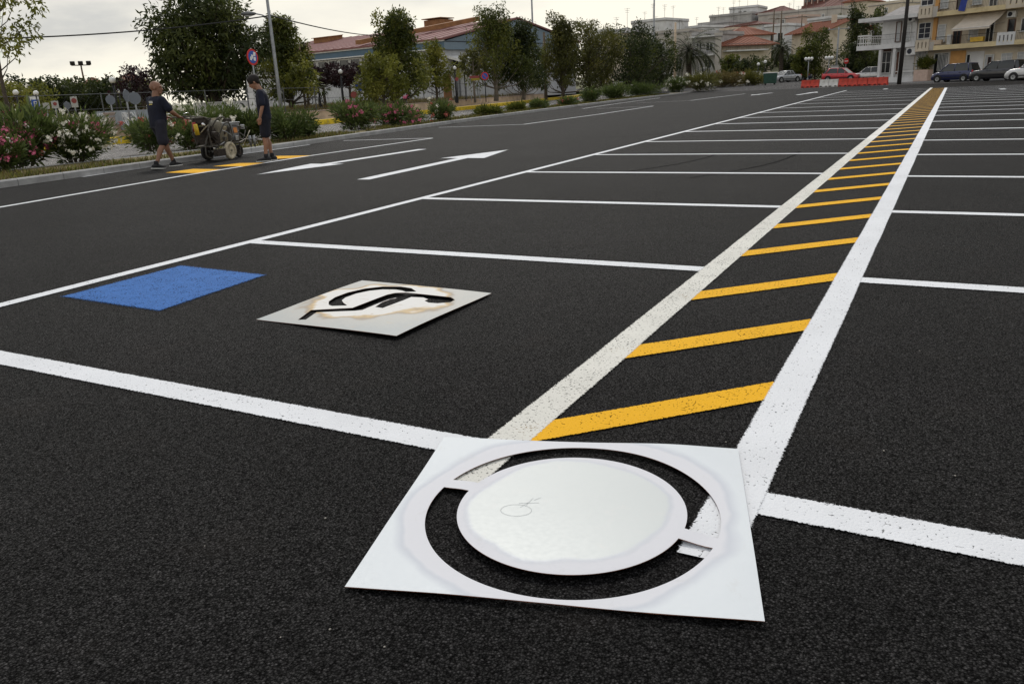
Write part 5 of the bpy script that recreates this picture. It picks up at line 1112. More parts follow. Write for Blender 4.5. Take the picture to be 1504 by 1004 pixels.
# openings first floor / second floor
for dv in (0, sl):
    def up(r): return (r[0], r[1], r[2] + dv, r[3] + dv)
    window(ya, up((-2.045, -0.69, 4.238, 5.779)), WY, 'frame_white', 'shutter_dark', .06, 1, 2)
    window(ya, up((0.04, 0.911, 3.784, 5.461)), WY, 'frame_white', 'shutter_grey', .06, 0, 5, name='shuttered_door')
    window(ya, up((1.729, 2.572, 3.416, 5.068)), WY, 'frame_brown', 'pane_dark', .07, 1, 0, name='balcony_door'); window(ya, up((3.307, 4.257, 3.808, 4.806)), WY, 'frame_white', 'shutter_grey', .06, 1, 3)
    window(ya, up((4.969, 5.756, 3.447, 5.226)), WY, 'frame_white', 'pane_dark', .06, 1, 0, name='balcony_door'); window(ya, up((6.993, 7.683, 3.67, 5.348)), WY, 'frame_brown', 'pane_dark', .06, 0, 0, name='balcony_door')
    window(ya, up((8.19, 9.164, 4.161, 5.339)), WY, 'frame_white', 'pane_dark', .06, 1, 0)
    ac_unit(ya, (7.32, 5.75)[0], (7.32, 5.75)[1] + dv, WY)
for r, m in (((0.151, 1.31, 3.515, 3.903), 'planter_tan'), ((4.268, 5.464, 3.426, 3.859), 'planter_yellow')):
    w0 = (r[0] + r[1]) / 2; b_ = MB().box((w0, .22, V1 + .42 + .3), (r[1] - r[0], .3, .42), taper=1.1).build('planter', M[m], ya, bevel=.02)
MB().box(((1.91, 3.946)[0], .5, V1 + .9), (.4, .3, .9)).build('balcony_cupboard', M['frame_white'], ya)
# awning: sloping cloth with a valance and two arms
a0, a1 = (2.65, 5.64)[0], (6.373, 5.308)[0]; zt, zb_ = (3.675, 6.158)[1] + .1, (4.621, 4.922)[1] - .1; aw = MB(); n = 14
for k in range(n + 1):
    u = a0 + (a1 - a0) * k / n; s_ = .03 * math.sin(k * 1.9); aw.v += [(u + .5, WY - .1, zt), (u + .2, WY * .4, (zt + zb_) / 2 - .06 + s_), (u, -.55, zb_ + s_ * .5), (u, -.57, zb_ - .2)]
for k in range(n):
    for j in range(3): i = 4 * k + j; aw.f.append((i, i + 4, i + 5, i + 1))
awn = aw.build('awning', M['awning_cloth'], ya); so_ = awn.modifiers.new('t', 'SOLIDIFY'); so_.thickness = .012
for u in (a0 + .1, a1 - .1): MB().tube([(u + .4, WY - .1, zb_ + .3), (u, -.5, zb_ + .05)], .02, 6).build('awning_arm', M['galv'], ya)
MB().tube([(a0, -.56, zb_), (a1, -.56, zb_)], .03, 6).build('awning_bar', M['frame_white'], ya)
cl = MB(); c0 = (3.367, 6.91); cl.add([(c0[0] - .35, -.06, c0[1] + .6), (c0[0] + .3, -.06, c0[1] + .6), (c0[0] + .1, -.08, c0[1] - .55), (c0[0] - .55, -.08, c0[1] - .45)], [(0, 1, 2, 3)]); k_ = cl.build('hanging_towel', M['cloth_blue'], ya); k_.modifiers.new('t', 'SOLIDIFY').thickness = .02
# ground floor
window(ya, (-2.036, -0.78, 1.671, 3.005), WY, 'frame_white', 'shutter_grey', .06, 3, 0)
window(ya, (-0.037, 1.569, 0.522, 2.749), WY, 'stucco_white', 'pane_dark', .09, 1, 0, False, 'entrance_door'); window(ya, (0.456, 1.401, 1.041, 2.609), WY - .06, 'frame_white', 'pane_grey', .04, 5, 0, False, 'door_grille')
rect(ya, 'wall_panel', (1.716, 3.267, 0.201, 2.841), WY - .03, .06, 'stucco_orange'); rect(ya, 'wall_panel', (3.409, 5.107, 0.143, 2.672), WY - .02, .05, 'stucco_white')
window(ya, (3.404, 3.816, 1.566, 2.454), WY - .05, 'frame_white', 'pane_dark', .05, 0, 0, False); window(ya, (5.241, 6.098, 0.347, 2.341), WY - .04, 'frame_white', 'shutter_grey', .06, 0, 0, False, 'garage_door')
window(ya, (5.596, 5.859, 1.217, 2.087), WY - .1, 'frame_brown', 'pane_dark', .03, 0, 0, False); window(ya, (6.785, 7.803, 0.534, 2.369), WY - .02, 'frame_white', 'shutter_grey', .06, 1, 4, False, 'shuttered_door'); window(ya, (8.261, 9.367, 0.956, 2.398), WY - .02, 'frame_white', 'shutter_grey', .06, 1, 4)
# planter with shrub on the pavement
pv = struct(MB().box((5, .3, .03), (46, 4.6, .16)).xform(Matrix.Translation((*FO, 0)) @ Matrix.Rotation(FA, 4, 'Z')).build('house_pavement', M['concrete']), 'pale pavement in front of the houses')
u0 = (-0.264, 0.87)[0]; mF = Matrix.Translation((*FO, 0)) @ Matrix.Rotation(FA, 4, 'Z'); pp_ = mF @ Vector((u0, .1, .11))
t = thing('pavement_planter', 'round topped tan planter wall under the grille window', 'planter', pp_, FA); MB().box((0, 0, .55), (1.55, .9, 1.1)).build('trough', M['stucco_pink'], t, bevel=.05); MB().box((0, 0, 1.12), (1.4, .76, .06)).build('soil', M['soil_grass'], t)
pp2 = mF @ Vector((u0, .1, 1.22)); oleander('leafy green shrub growing in the tan planter wall', tuple(pp2), 1.5, 1.15, [], 90, 900, .45, 'leaf_mid', name='planter_shrub', cat='shrub', group=None)

# ---- white house with the wide balcony
wh = thing('balcony_house', 'white two storey house with a wide railed corner balcony', 'building', (*FO, 0), FA)
wl, wr_ = (-6.356, 4.398)[0], (-2.276, 4.112)[0] - .05; fl, fr_ = (-8.365, 3.858)[0], (-1.34, 3.673)[0] - .12
S1 = (-4.835, 3.601)[1]; S2 = (-5.128, 6.335)[1]
rect(wh, 'wall', (wl, wr_, -.05, S2), WY + 4, 7.9, 'stucco_white')
rect(wh, 'balcony_slab', (fl, fr_, S1 - .1, S1 + .36), .66, 1.34, 'stucco_white'); rect(wh, 'balcony_slab', (fl, wl - .01, S1 - .098, S1 + .355), 4.35, 6.0, 'stucco_white')
rect(wh, 'roof_slab', (fl, fr_, S2, S2 + .38), 4.6, 9.3, 'stucco_white')
rf_ = MB().rings([[(x, y, z) for y, z in ((1.6, S2 + .38), (5.0, S2 + 1.5), (8.4, S2 + .38))] for x in (wl - .6, wr_ - .1)]).build('roof', M['roof_grey'], wh)
# white lattice railing left, dark railing right
for y0_, pts in ((0, [(fl + .06, 6.8), (fl + .06, .06), (wl - .3, .06)]),):
    railing(wh, pts, S1 + .36, S1 + 1.36, .32, 'frame_white', .035, 'railing', 2); 
railing(wh, [(wl - .25, .06), (fr_ - .1, .06)], S1 + .36, S1 + 1.3, .16, 'antenna', .012, 'railing', 1)
window(wh, (-4.654, -4.016, 4.114, 6.139), WY, 'frame_brown', 'shutter_grey', .07, 0, 0, False, 'balcony_door'); window(wh, (-3.542, -2.917, 4.172, 5.909), WY, 'frame_white', 'shutter_grey', .05, 0, 6, False, 'shuttered_door')
ac_unit(wh, (-2.83, 6.258)[0], (-2.83, 6.258)[1], WY); ac_unit(wh, (-1.916, 3.088)[0], (-1.916, 3.088)[1], .5, 1.3)
window(wh, (-6.12, -4.883, 1.025, 3.251), WY, 'frame_white', 'pane_dark', .08, 1, 1, False, 'shop_window'); window(wh, (-4.631, -3.906, 0.84, 3.178), WY, 'frame_white', 'door_wood', .07, 0, 0, False, 'entrance_door')
for px_ in ((-5.471, 2.31)[0], (-3.805, 2.226)[0]): MB().box((px_, .25, S1 / 2 - .05), (.3, .3, S1 - .1)).build('pillar', M['stucco_white'], wh)
rect(wh, 'upper_shutter_box', (-6.255, -5.02, 3.251, 3.562), WY - .05, .1, 'frame_brown')
for j in range(9): MB().box(((-2.899, 2.149)[0] - .1, WY - .012, .5 + j * .33), (1.55, .025, .3)).build('cladding_board', M['stucco_white'], wh)
for j, v in enumerate((1.15, .72)): MB().box(((-2.187, 1.077)[0], -.1, v), (2.2, .06, .07)).build('garden_rail', M['frame_white'], wh)
rect(wh, 'garden_wall', ((-5.533, 0.933)[0], (-0.927, 0.763)[0], .1, .62), -.1, .18, 'stucco_white')
for q in (1290, 1306, 1318, 1346): pass
antenna(wh, wl + 1.4, 4, S2 + 1.7, 3.2, 1); antenna(wh, wl + 2.6, 5, S2 + 1.9, 2.4, 2)
# ---- gym
GO = (-39.587, 62.521); GA = R(-10)
gy = thing('gym_hall', 'large gym hall with red roof and deep blue fascia', 'building', (*GO, .6), GA); z0 = .6
EV = (-4.319, 5.51)[1] - z0; FB = (-4.388, 4.937)[1] - z0; lw = 30.0; gw_ = 20.5; RD = (-41.256, 72.021, 7.461)[2] - z0 + .1; GB = (2.937, 4.824)[1] - z0
mb = MB(); mb.box((-lw / 2, gw_ / 2, FB / 2 - .1), (lw, gw_, FB)); mb.build('wall', M['gym_white'], gy)
MB().box((-lw / 2, gw_ / 2, (EV + FB) / 2), (lw + .5, gw_ + .5, EV - FB)).build('fascia', M['gym_blue'], gy)
MB().box((-lw / 2, -.31, EV + .05), (lw + .6, .12, .12)).build('gutter', M['frame_white'], gy); MB().box((-lw / 2, -.29, FB - .03), (lw + .6, .1, .1)).build('gutter', M['frame_white'], gy)
# gable end (local x = 0): pale blue triangle above the band, red roof planes
mb = MB(); mb.rings([[(x, -.25, EV), (x, gw_ + .25, EV), (x, gw_ / 2, RD)] for x in (-lw, .26)]); mb.build('gable', M['gym_blue_pale'], gy)
MB().box((.29, gw_ / 2, (EV + GB) / 2), (.08, gw_ + .5, EV - GB)).build('gable_band', M['gym_blue_pale'], gy); MB().box((.34, gw_ / 2, EV - .02), (.05, gw_ + .5, .06)).build('band_line', M['shutter_dark'], gy)
for s_ in (-1, 1):
    y0_, y1_ = (-.45, gw_ / 2) if s_ < 0 else (gw_ + .45, gw_ / 2); e0 = EV + .1
    r_ = MB().rings([[(x, y0_, e0), (x, y1_, RD + .05), (x, y1_, RD + .2), (x, y0_, e0 + .15)] for x in (-lw - .4, .45)]).build('roof', M['gym_roof'], gy)
    n = 24
    for k in range(n): x = -lw + (lw + .3) * k / (n - 1); MB().tube([(x, y0_, e0 + .16), (x, y1_, RD + .21)], .035, 4).build('roof_seam', M['gym_roof'], r_)
def dormer(u, f, w_, h_, ln):
    """wedge shaped wooden roof light standing on the front slope"""
    y = -.45 + (gw_ / 2 + .45) * f; z = EV + .25 + (RD - EV) * f
    d = MB().rings([[(u + s_ * w_ / 2, y, z + h_), (u + s_ * w_ / 2, y + ln, z + (RD - EV) * ln / (gw_ / 2) + h_ * .6), (u + s_ * w_ / 2, y + ln, z - .3), (u + s_ * w_ / 2, y, z - .3)] for s_ in (-1, 1)]).build('roof_light', M['gym_wood'], gy)
    MB().box((u, y + ln / 2 - .1, z + h_ + .12), (w_ + .3, ln + .2, .07), rx=math.atan2((RD - EV) * ln / (gw_ / 2) - h_ * .4, ln)).build('cover', M['gym_wood'], d)
dormer((-1.759, 6.517)[0] - 6.2, .72, 2.3, .9, 1.8); dormer((-17.195, 6.752)[0] - 7.6, .7, 2.6, .5, 2.0)
MB().rings([[(-11 + k * 7.5, -.3 + k * 8.6, EV + .35 + (RD - EV) * (.04 + k * .83)), (-10.2 + k * 7.5, -.3 + k * 8.6, EV + .35 + (RD - EV) * (.04 + k * .83)), (-10.2 + k * 7.5, -.3 + k * 8.6, EV + .75 + (RD - EV) * (.04 + k * .83)), (-11 + k * 7.5, -.3 + k * 8.6, EV + .75 + (RD - EV) * (.04 + k * .83))] for k in (0, 1)]).build('roof_duct', M['gym_wood'], gy)
wb0, wb1 = (-11.884, 3.984)[1] - z0, (-11.797, 4.537)[1] - z0
for k in range(15): window(gy, (-lw + 1.5 + k * 1.62, -lw + 1.5 + k * 1.62 + 1.5, FB - 1.1, FB - .14), -.0, 'frame_white', 'pane_dark', .09, 0, 0, False)
MB().box((-lw / 2, -.05, FB - 1.25), (lw, .1, .12)).build('sill_band', M['frame_brown'], gy)
for k in range(8): MB().box((-2 - k * 3.6, -.04, (FB - 1.4) / 2), (.35, .1, FB - 1.4)).build('pier', M['gym_white'], gy)
put_text('graffiti_letter', 'ATE', 1.0, M['graffiti_black'], gy, ((-18.743, 1.433)[0], -.02, (-18.749, 1.399)[1] - z0)); put_text('graffiti_letter', 'ΣOTIA', 1.05, M['graffiti_black'], gy, ((-18.506, 0.958)[0], -.02, (-18.506, 0.958)[1] - z0 + .1))
# gable side: canopy, window, stairs (built along local y on x = 0.0)
g1 = (0.997, 2.43, 3.23, 3.973); g2 = (0.255, 2.466, 3.864, 4.205)
MB().box((.02, (g1[0] + g1[1]) / 2, (g1[2] + g1[3]) / 2 - z0), (.1, g1[1] - g1[0], g1[3] - g1[2])).build('loggia', M['pane_dark'], gy); MB().box((.7, (g2[0] + g2[1]) / 2, g2[3] - z0 - .15), (1.5, g2[1] - g2[0], .22), ry=R(14)).build('canopy', M['frame_white'], gy)
MB().box((.1, (g1[0] + g1[1]) / 2, g1[2] - z0), (.12, g1[1] - g1[0], .15)).build('loggia_sill', M['roof_tile_old'], gy)
dd = (-0.468, 0.075, 0.581, 1.897); MB().box((.03, dd[0] + .5, 1.1), (.08, 1.0, 2.1)).build('door', M['gym_wood'], gy)
sy0, sy1 = 1.5, 9.0; sz = g1[2] - z0
for k in range(12): f_ = (k + .5) / 12; MB().box((1.0, sy0 + (sy1 - sy0) * f_, sz * (1 - f_) / 2), (1.4, (sy1 - sy0) / 12 - .01, sz * (1 - f_) + .1)).build('stair_step', M['gym_white'], gy)
mb = MB(); mb.tube([(1.75, sy0, sz + 1.0), (1.75, sy1, 1.0)], .04, 6); mb.tube([(1.75, sy0, sz + .55), (1.75, sy1, .55)], .03, 6)
for k in range(9): f_ = k / 8; mb.tube([(1.75, sy0 + (sy1 - sy0) * f_, sz * (1 - f_)), (1.75, sy0 + (sy1 - sy0) * f_, sz * (1 - f_) + 1.0)], .025, 5)
mb.build('stair_railing', M['black_iron'], gy)
for k in range(4): window(gy, (0, 0, 0, 0), 0, sub=False, sill=False, mull=0) if False else None

# ---- houses of the town on the hill
def house(name, label, a, b, za, zb, depth, wall, roof='flat', zr=None, rm='roof_tile', wins=(), over=.5, ant=(), slabs=(), group='houses on the hill', ridge=None, foot=3.0, frame='frame_white', chim=0):
    """front wall from a to b (ground points), foot za, eaves zb, ridge zr; wins: (u0,u1,v0,v1) as fractions of the front"""
    ang = math.atan2(b[1] - a[1], b[0] - a[0]); W_ = math.hypot(b[0] - a[0], b[1] - a[1]); t = thing(name, label, 'building', (a[0], a[1], za), ang, group); H_ = zb - za
    MB().box((W_ / 2, depth / 2, (H_ - foot) / 2), (W_, depth, H_ + foot)).build('wall', M[wall], t)
    o = over; zz = (zr - za) if zr else H_ + .25
    if roof == 'flat':
        MB().box((W_ / 2, depth / 2, H_ + .06), (W_ + .3, depth + .3, .12)).build('roof', M['roof_grey'], t); 
        mb = MB(); mb.box((W_ / 2, -.08, H_ + .32), (W_ + .3, .12, .42)); mb.box((W_ + .09, depth / 2, H_ + .32), (.12, depth, .42)); mb.build('parapet', M[wall], t)
    else:
        if roof == 'gable': r1, r2 = (-o, W_ + o)
        else: k = min(W_, depth) * .42 if ridge is None else ridge; r1, r2 = (k, W_ - k)
        vs = [(-o, -o, H_), (W_ + o, -o, H_), (W_ + o, depth + o, H_), (-o, depth + o, H_), (r1, depth / 2, zz), (r2, depth / 2, zz)]; vs += [(x, y, z + .14) for x, y, z in vs]
        fs = [(6, 7, 11, 10), (7, 8, 11), (8, 9, 10, 11), (9, 6, 10), (0, 3, 2, 1), (0, 1, 7, 6), (1, 2, 8, 7), (2, 3, 9, 8), (3, 0, 6, 9)]
        if roof == 'gable':
            MB().add([(0, .02, H_), (0, depth - .02, H_), (0, depth / 2, zz - .05), (W_, .02, H_), (W_, depth - .02, H_), (W_, depth / 2, zz - .05)], [(0, 1, 2), (3, 5, 4), (0, 2, 5, 3), (1, 4, 5, 2), (0, 3, 4, 1)]).build('gable', M[wall], t)
            fs = [(6, 7, 11, 10), (8, 9, 10, 11), (0, 4, 5, 1), (2, 5, 4, 3), (0, 1, 7, 6), (2, 3, 9, 8), (0, 6, 10, 4), (4, 10, 9, 3), (1, 5, 11, 7), (5, 2, 8, 11)]
        rf2 = MB().add(vs, fs).build('roof', M[rm], t)
        nrow = 16
        for k in range(nrow): x = -o + (W_ + 2 * o) * (k + .5) / nrow; xe = max(r1, min(r2, x)); MB().tube([(x, -o, H_ + .15), (xe, depth / 2, zz + .15)], .07, 5).build('tile_row', M[rm], rf2)
        MB().tube([(r1, depth / 2, zz + .16), (r2, depth / 2, zz + .16)], .11, 6).build('ridge_tile', M[rm], rf2)
        if chim: c_ = MB().box((W_ * chim, depth * .35, zz), (.6, .6, 1.8)).build('chimney', M[wall], rf2); MB().box((W_ * chim, depth * .35, zz + .95), (.75, .75, .12)).build('cap', M['concrete'], c_) if False else None
    for w4 in wins: window(t, (w4[0] * W_, w4[1] * W_, w4[2] * H_, w4[3] * H_), 0, frame, 'pane_dark' if len(w4) < 5 else w4[4], .08, 1)
    for s in slabs:
        MB().box(((s[0] + s[1]) / 2 * W_, -.6, s[2] * H_), ((s[1] - s[0]) * W_, 1.2, .2)).build('balcony_slab', M['stucco_white'], t); railing(t, [(s[0] * W_ + .05, -1.15), (s[1] * W_ - .05, -1.15)], s[2] * H_ + .1, s[2] * H_ + 1.0, .3, 'antenna', .016)
    for k, u in enumerate(ant): antenna(t, u * W_, depth * .4, H_ + (.1 if roof == 'flat' else .8), 2.2 + (k * 1.3) % 1.7, k)
    return t
W3 = [(.1, .28, .3, .62), (.42, .58, .3, .62), (.72, .9, .3, .62)]
house('red_roofed_house', 'long cream house with low red tiled roof behind the dark shrubs', (-32.642, 132.025), (-26.21, 137.525), 1.2, 6.014, 9, 'stucco_cream', 'hip', 7.449, wins=[(.08, .16, .3, .55), (.3, .38, .55, .72), (.66, .84, .28, .5)], slabs=[(.02, .86, .86)], over=.9, ridge=.8)
house('red_roofed_house', 'hip roofed upper house standing behind the long cream house', (-35.247, 147.857), (-29.054, 151.234), 2.5, 8.125, 8, 'stucco_white', 'hip', 9.676, wins=[(.12, .2, .78, .93), (.62, .7, .8, .95)], over=.8)
house('gabled_house', 'cream house with red gabled roof above the bright green tree', (-24.609, 145.94), (-18.366, 140.807), 1.8, 7.592, 8.5, 'stucco_cream', 'gable', 9.237, wins=[(.1, .3, .3, .5, 'shutter_grey'), (.6, .8, .3, .5)], over=.9, chim=.75, slabs=[(.0, .5, .26)])
house('beige_house', 'long plain beige building with one dark opening high on the hill', (-38.07, 184.105), (-21.755, 180.695), 6, 13.462, 10, 'stucco_beige', 'flat', wins=[(.13, .16, .42, .55), (.8, .83, .8, .9), (.3, .34, .72, .86), (.42, .46, .72, .86), (.56, .6, .66, .82), (.68, .72, .66, .82), (.9, .94, .5, .66)], ant=(.3, .6, .75), foot=6)
house('red_roofed_house', 'broad red hip roof on the hilltop below the church drum', (-34.253, 203.132), (-21.129, 198.881), 9, 14.711, 13, 'stucco_beige', 'hip', 17.08, 'roof_tile_old', wins=[(.6, .66, .75, .9)], over=1.0, foot=6)
house('red_roofed_house', 'small red hip roof left of the broad hilltop roof', (-40.208, 195.917), (-33.207, 195.195), 8, 14.541, 9, 'stucco_white', 'hip', 15.984, 'roof_tile_old', over=.8, foot=6, ant=(.9,))
house('hill_flats', 'white rooftop flat with two dark windows at the skyline', (-49.94, 208.091), (-43.24, 207.543), 12, 17.03, 8, 'stucco_white', 'flat', wins=[(.32, .45, .6, .9), (.5, .63, .6, .9), (.05, .25, .35, .85, 'pane_grey')], ant=(.2, .5, .85), foot=8)
house('hill_flats', 'grey flats with shuttered windows stepped below the rooftop flat', (-51.838, 197.304), (-41.963, 195.548), 7, 14.81, 10, 'stucco_grey', 'flat', wins=[(.1, .24, .66, .86), (.34, .42, .7, .9), (.56, .68, .62, .84), (.72, .82, .62, .8), (.2, .3, .3, .5)], ant=(.15, .4), slabs=[(0, .5, .56)], foot=8)
house('hill_flats', 'white flat with brown awning corner under the grey flats', (-41.332, 171.078), (-34.077, 168.59), 5, 10.898, 8, 'stucco_white', 'hip', 11.657, 'roof_tile_old', wins=[(.12, .22, .55, .85), (.5, .58, .6, .85)], foot=6)
house('hill_flats', 'stepped flats with dark terraces left of the grey flats', (-48.947, 177.37), (-42.005, 175.03), 4, 12.106, 10, 'stucco_grey', 'flat', wins=[(.1, .3, .55, .8), (.45, .6, .55, .8), (.72, .9, .55, .8), (.2, .4, .2, .4)], slabs=[(0, 1, .48)], ant=(.1, .3, .8), foot=6)
house('corner_flats', 'two storey flats with white balcony slabs behind the date palm', (-37.533, 132.798), (-33.348, 131.848), .8, 7.915, 9, 'stucco_grey', 'flat', wins=[(.15, .4, .66, .85), (.55, .85, .66, .85), (.5, .8, .3, .5)], slabs=[(0, 1, .58), (0, 1, .97)], group='houses on the hill')
house('concrete_tower', 'slim beige concrete stair tower beside the long cream house', (-32.908, 128.865), (-32.021, 129.088), .8, 7.415, 1.6, 'stucco_beige', 'flat', wins=[], group='houses on the hill')
house('hill_flats', 'white blank sided flats with antennas between the street lamp and the palm', (-58.111, 161.886), (-50.716, 160.162), 2, 12.509, 9, 'stucco_white', 'flat', wins=[(.12, .2, .6, .8), (.75, .85, .68, .82)], ant=(.1, .35, .7, .95), foot=6)
house('hill_flats', 'grey flats with rounded balconies behind the thick concrete pole', (-46.856, 142.494), (-40.695, 142.295), 1, 9.125, 9, 'stucco_beige', 'flat', wins=[(.1, .3, .62, .84), (.5, .64, .62, .84), (.2, .32, .25, .5), (.6, .8, .25, .5)], slabs=[(0, .6, .56), (0, .6, .2)], ant=(.5,), foot=5)
house('hill_flats', 'low cream flats above the broad brown green tree', (-55.617, 139.308), (-49.781, 139.377), 1, 9.528, 9, 'stucco_cream', 'hip', 10.482, 'roof_grey', wins=[(.3, .45, .66, .82), (.6, .78, .66, .82)], ant=(.25, .6), foot=5)
house('hill_flats', 'pale flats glimpsed between eucalyptus and power pole', (-52.843, 107.739), (-50.021, 109.077), .6, 7.528, 8, 'stucco_white', 'flat', wins=[(.2, .4, .55, .8), (.6, .8, .55, .8)], foot=2)
house('hill_flats', 'cream house at the skyline behind the tall dark tree', (-22.609, 194.692), (-18.094, 193.154), 10, 15.307, 8, 'stucco_cream', 'hip', 16.469, wins=[(.2, .4, .7, .9)], foot=6)
house('hill_flats', 'distant pale flats over the roof of the white balcony house', (-16.296, 179.261), (-10.239, 175.702), 8, 13.186, 8, 'stucco_cream', 'flat', wins=[(.2, .3, .7, .9), (.5, .6, .7, .9)], ant=(.3, .8), foot=8)
house('gabled_house', 'grey house with wide porch behind the crossarm pole', (-20.033, 148.656), (-15.223, 145.204), 2, 8.707, 8, 'stucco_grey', 'flat', wins=[(.4, .8, .35, .6), (.2, .35, .65, .85)], slabs=[(.1, 1, .62), (.1, 1, .96)], foot=4)
house('garden_house', 'low house with brown roof behind the young tree', (-50.608, 28.335), (-51.359, 31.019), .6, 2.092, 7, 'stucco_beige', 'gable', 2.786, 'roof_tile_old', wins=[(.55, .7, .3, .7), (.8, .92, .3, .7)], over=.4, group='houses behind the park', foot=.5)
house('garden_house', 'distant house with red hip roof beside the floodlight mast', (-108.207, 75.599), (-106.58, 77.876), .6, 4.443, 9, 'stucco_pink', 'hip', 5.476, wins=[(.4, .6, .6, .85)], over=.6, group='houses behind the park', foot=.5)
house('garden_house', 'distant house with red hip roof beside the big dark tree', (-107.011, 80.651), (-105.333, 82.832), .6, 4.956, 9, 'stucco_pink', 'hip', 5.933, wins=[(.4, .6, .6, .85)], over=.6, group='houses behind the park', foot=.5)
for k, (x0, x1, yt, d0, z0_, wall, lab, wn_) in enumerate([
    ((-33.185, 166.73), (-28.901, 165.495), 10.137, 7, 3, 'stucco_white', 'small white annex behind the twin power poles', [(.15, .4, .5, .85), (.6, .85, .5, .85)]),
    ((-25.292, 166.085), (-20.062, 162.768), 10.628, 7, 4, 'stucco_white', 'white flat roofed block over the gabled house', [(.1, .25, .6, .85), (.4, .55, .6, .85), (.7, .85, .6, .85)]),
    ((-50.497, 168.6), (-45.242, 165.943), 11.016, 8, 4, 'stucco_white', 'white block with balconies above the date palm', [(.12, .3, .55, .82), (.4, .58, .55, .82), (.7, .88, .55, .82)]),
    ((-38.758, 155.235), (-36.171, 153.804), 9.457, 6, 3, 'stucco_cream', 'narrow cream block left of the hip roofed upper house', [(.2, .45, .6, .85), (.6, .85, .6, .85)]),
    ((-60.331, 175.944), (-56.098, 175.24), 12.483, 7, 4, 'stucco_cream', 'cream block between the blank sided flats and the concrete pole', [(.2, .4, .6, .85), (.6, .8, .6, .85)]),
    ((-30.878, 175.301), (-27.752, 173.798), 11.975, 6, 5, 'stucco_pink', 'pinkish block below the broad hilltop roof', [(.2, .45, .6, .85), (.6, .85, .6, .85)]),
    ((-66.075, 156.634), (-60.785, 156.618), 11.096, 8, 2, 'stucco_white', 'white flats left of the low cream flats', [(.12, .28, .66, .84), (.42, .58, .66, .84), (.7, .86, .66, .84)])]):
    house('hill_flats', lab, x0, x1, z0_, yt, d0, wall, 'flat', wins=wn_, slabs=[(.0, 1.0, .46)], ant=(.3, .8)[:1 + k % 2], foot=6)
# church drum
q = (-31.592, 223.781); z = 17.45; ch = thing('church_dome', 'brick church drum with arched windows on the hilltop', 'church', (q[0], q[1], 8), 0)
MB().lathe([(4.3, 0), (4.3, z - 8), (3.6, z - 7.9), (3.6, z - 4.2), (3.9, z - 4.1), (3.9, z - 3.7), (3.3, z - 2.6), (2.2, z - 1.2), (.01, z - .6)], (0, 0, 0), 16).build('drum', M['roof_tile_old'], ch)
for k in range(16):
    a = k * math.pi / 8 + .2; c_, s_ = math.cos(a), math.sin(a); MB().box((3.62 * c_, 3.62 * s_, z - 6.0), (.14, .62, 2.6), rz=a).build('window', M['pane_dark'], ch); a += math.pi / 16; MB().tube([(3.68 * math.cos(a), 3.68 * math.sin(a), z - 7.8), (3.68 * math.cos(a), 3.68 * math.sin(a), z - 4.2)], .14, 6).build('column', M['stucco_pink'], ch)

# ---------------------------------------------------------------- water filled barriers
mat('barrier_red', (.52, .05, .028), .55, var=.18, scale=2.5, dirt=(.36, .06, .04)); mat('barrier_white', (.62, .61, .58), .55, var=.12, scale=2.5, dirt=(.4, .38, .34))
def barrier_mesh(m):
    mb = MB(); L_ = 1.12; rs = []
    for x in (-L_ / 2, -L_ / 2 + .03, L_ / 2 - .03, L_ / 2):
        k = .96 if abs(x) > L_ / 2 - .01 else 1; rs.append([(x, y * k, z) for y, z in ((-.24, 0), (-.24, .12), (-.12, .40), (-.08, .74 * k), (.08, .74 * k), (.12, .40), (.24, .12), (.24, 0))])
    return mb.rings(rs).mesh('body', m)
bm_ = {k: barrier_mesh(M['barrier_' + k]) for k in ('red', 'white')}
slot = MB().box((0, -.2, .09), (.22, .16, .08)); slot = slot.mesh('fork_slot', M['black_iron']); cap_ = MB().lathe([(.001, 0), (.06, 0), (.06, .04), (.001, .04)], (0, 0, .735), 10).mesh('filler_cap', M['black_iron']); lug = MB().box((.575, 0, .37), (.04, .1, .5)).mesh('coupling', M['barrier_red'])
seq = ['red', 'red', 'white', 'white', 'red', 'red', 'red', 'red', 'red']
a = Vector((*(-13.883, 89.429), .0)); b = Vector((*(-5.706, 87.815), .0)); nb = len(seq); st = (b - a).length / nb; ang = math.atan2(b.y - a.y, b.x - a.x)
blab = ['red plastic barrier at the dumpster end of the row', 'red plastic barrier between the end one and the white pair', 'white plastic barrier touching the short red pair', 'white plastic barrier touching the long red run', 'red plastic barrier right after the white pair, below the red car door', 'second red plastic barrier after the white pair', 'third red plastic barrier after the white pair, by the red car nose', 'fourth red plastic barrier after the white pair', 'red plastic barrier at the black pole end of the row']
for k, c in enumerate(seq):
    p = a.lerp(b, (k + .5) / nb); p.z = max(0, street_z(p.x, p.y)) + .004
    t = thing('plastic_barrier', blab[k], 'barrier', p, ang + R((2, -2, 1, -1, 2, 0, -2, 1, -3)[k]), 'row of water filled barriers')
    bd = link('body', bm_[c], t); bd.scale = (st / 1.13 * .965, 1, 1); link('fork_slot', slot, t, (-.25, 0, 0)); link('fork_slot', slot, t, (.25, 0, 0)); link('filler_cap', cap_, t); 

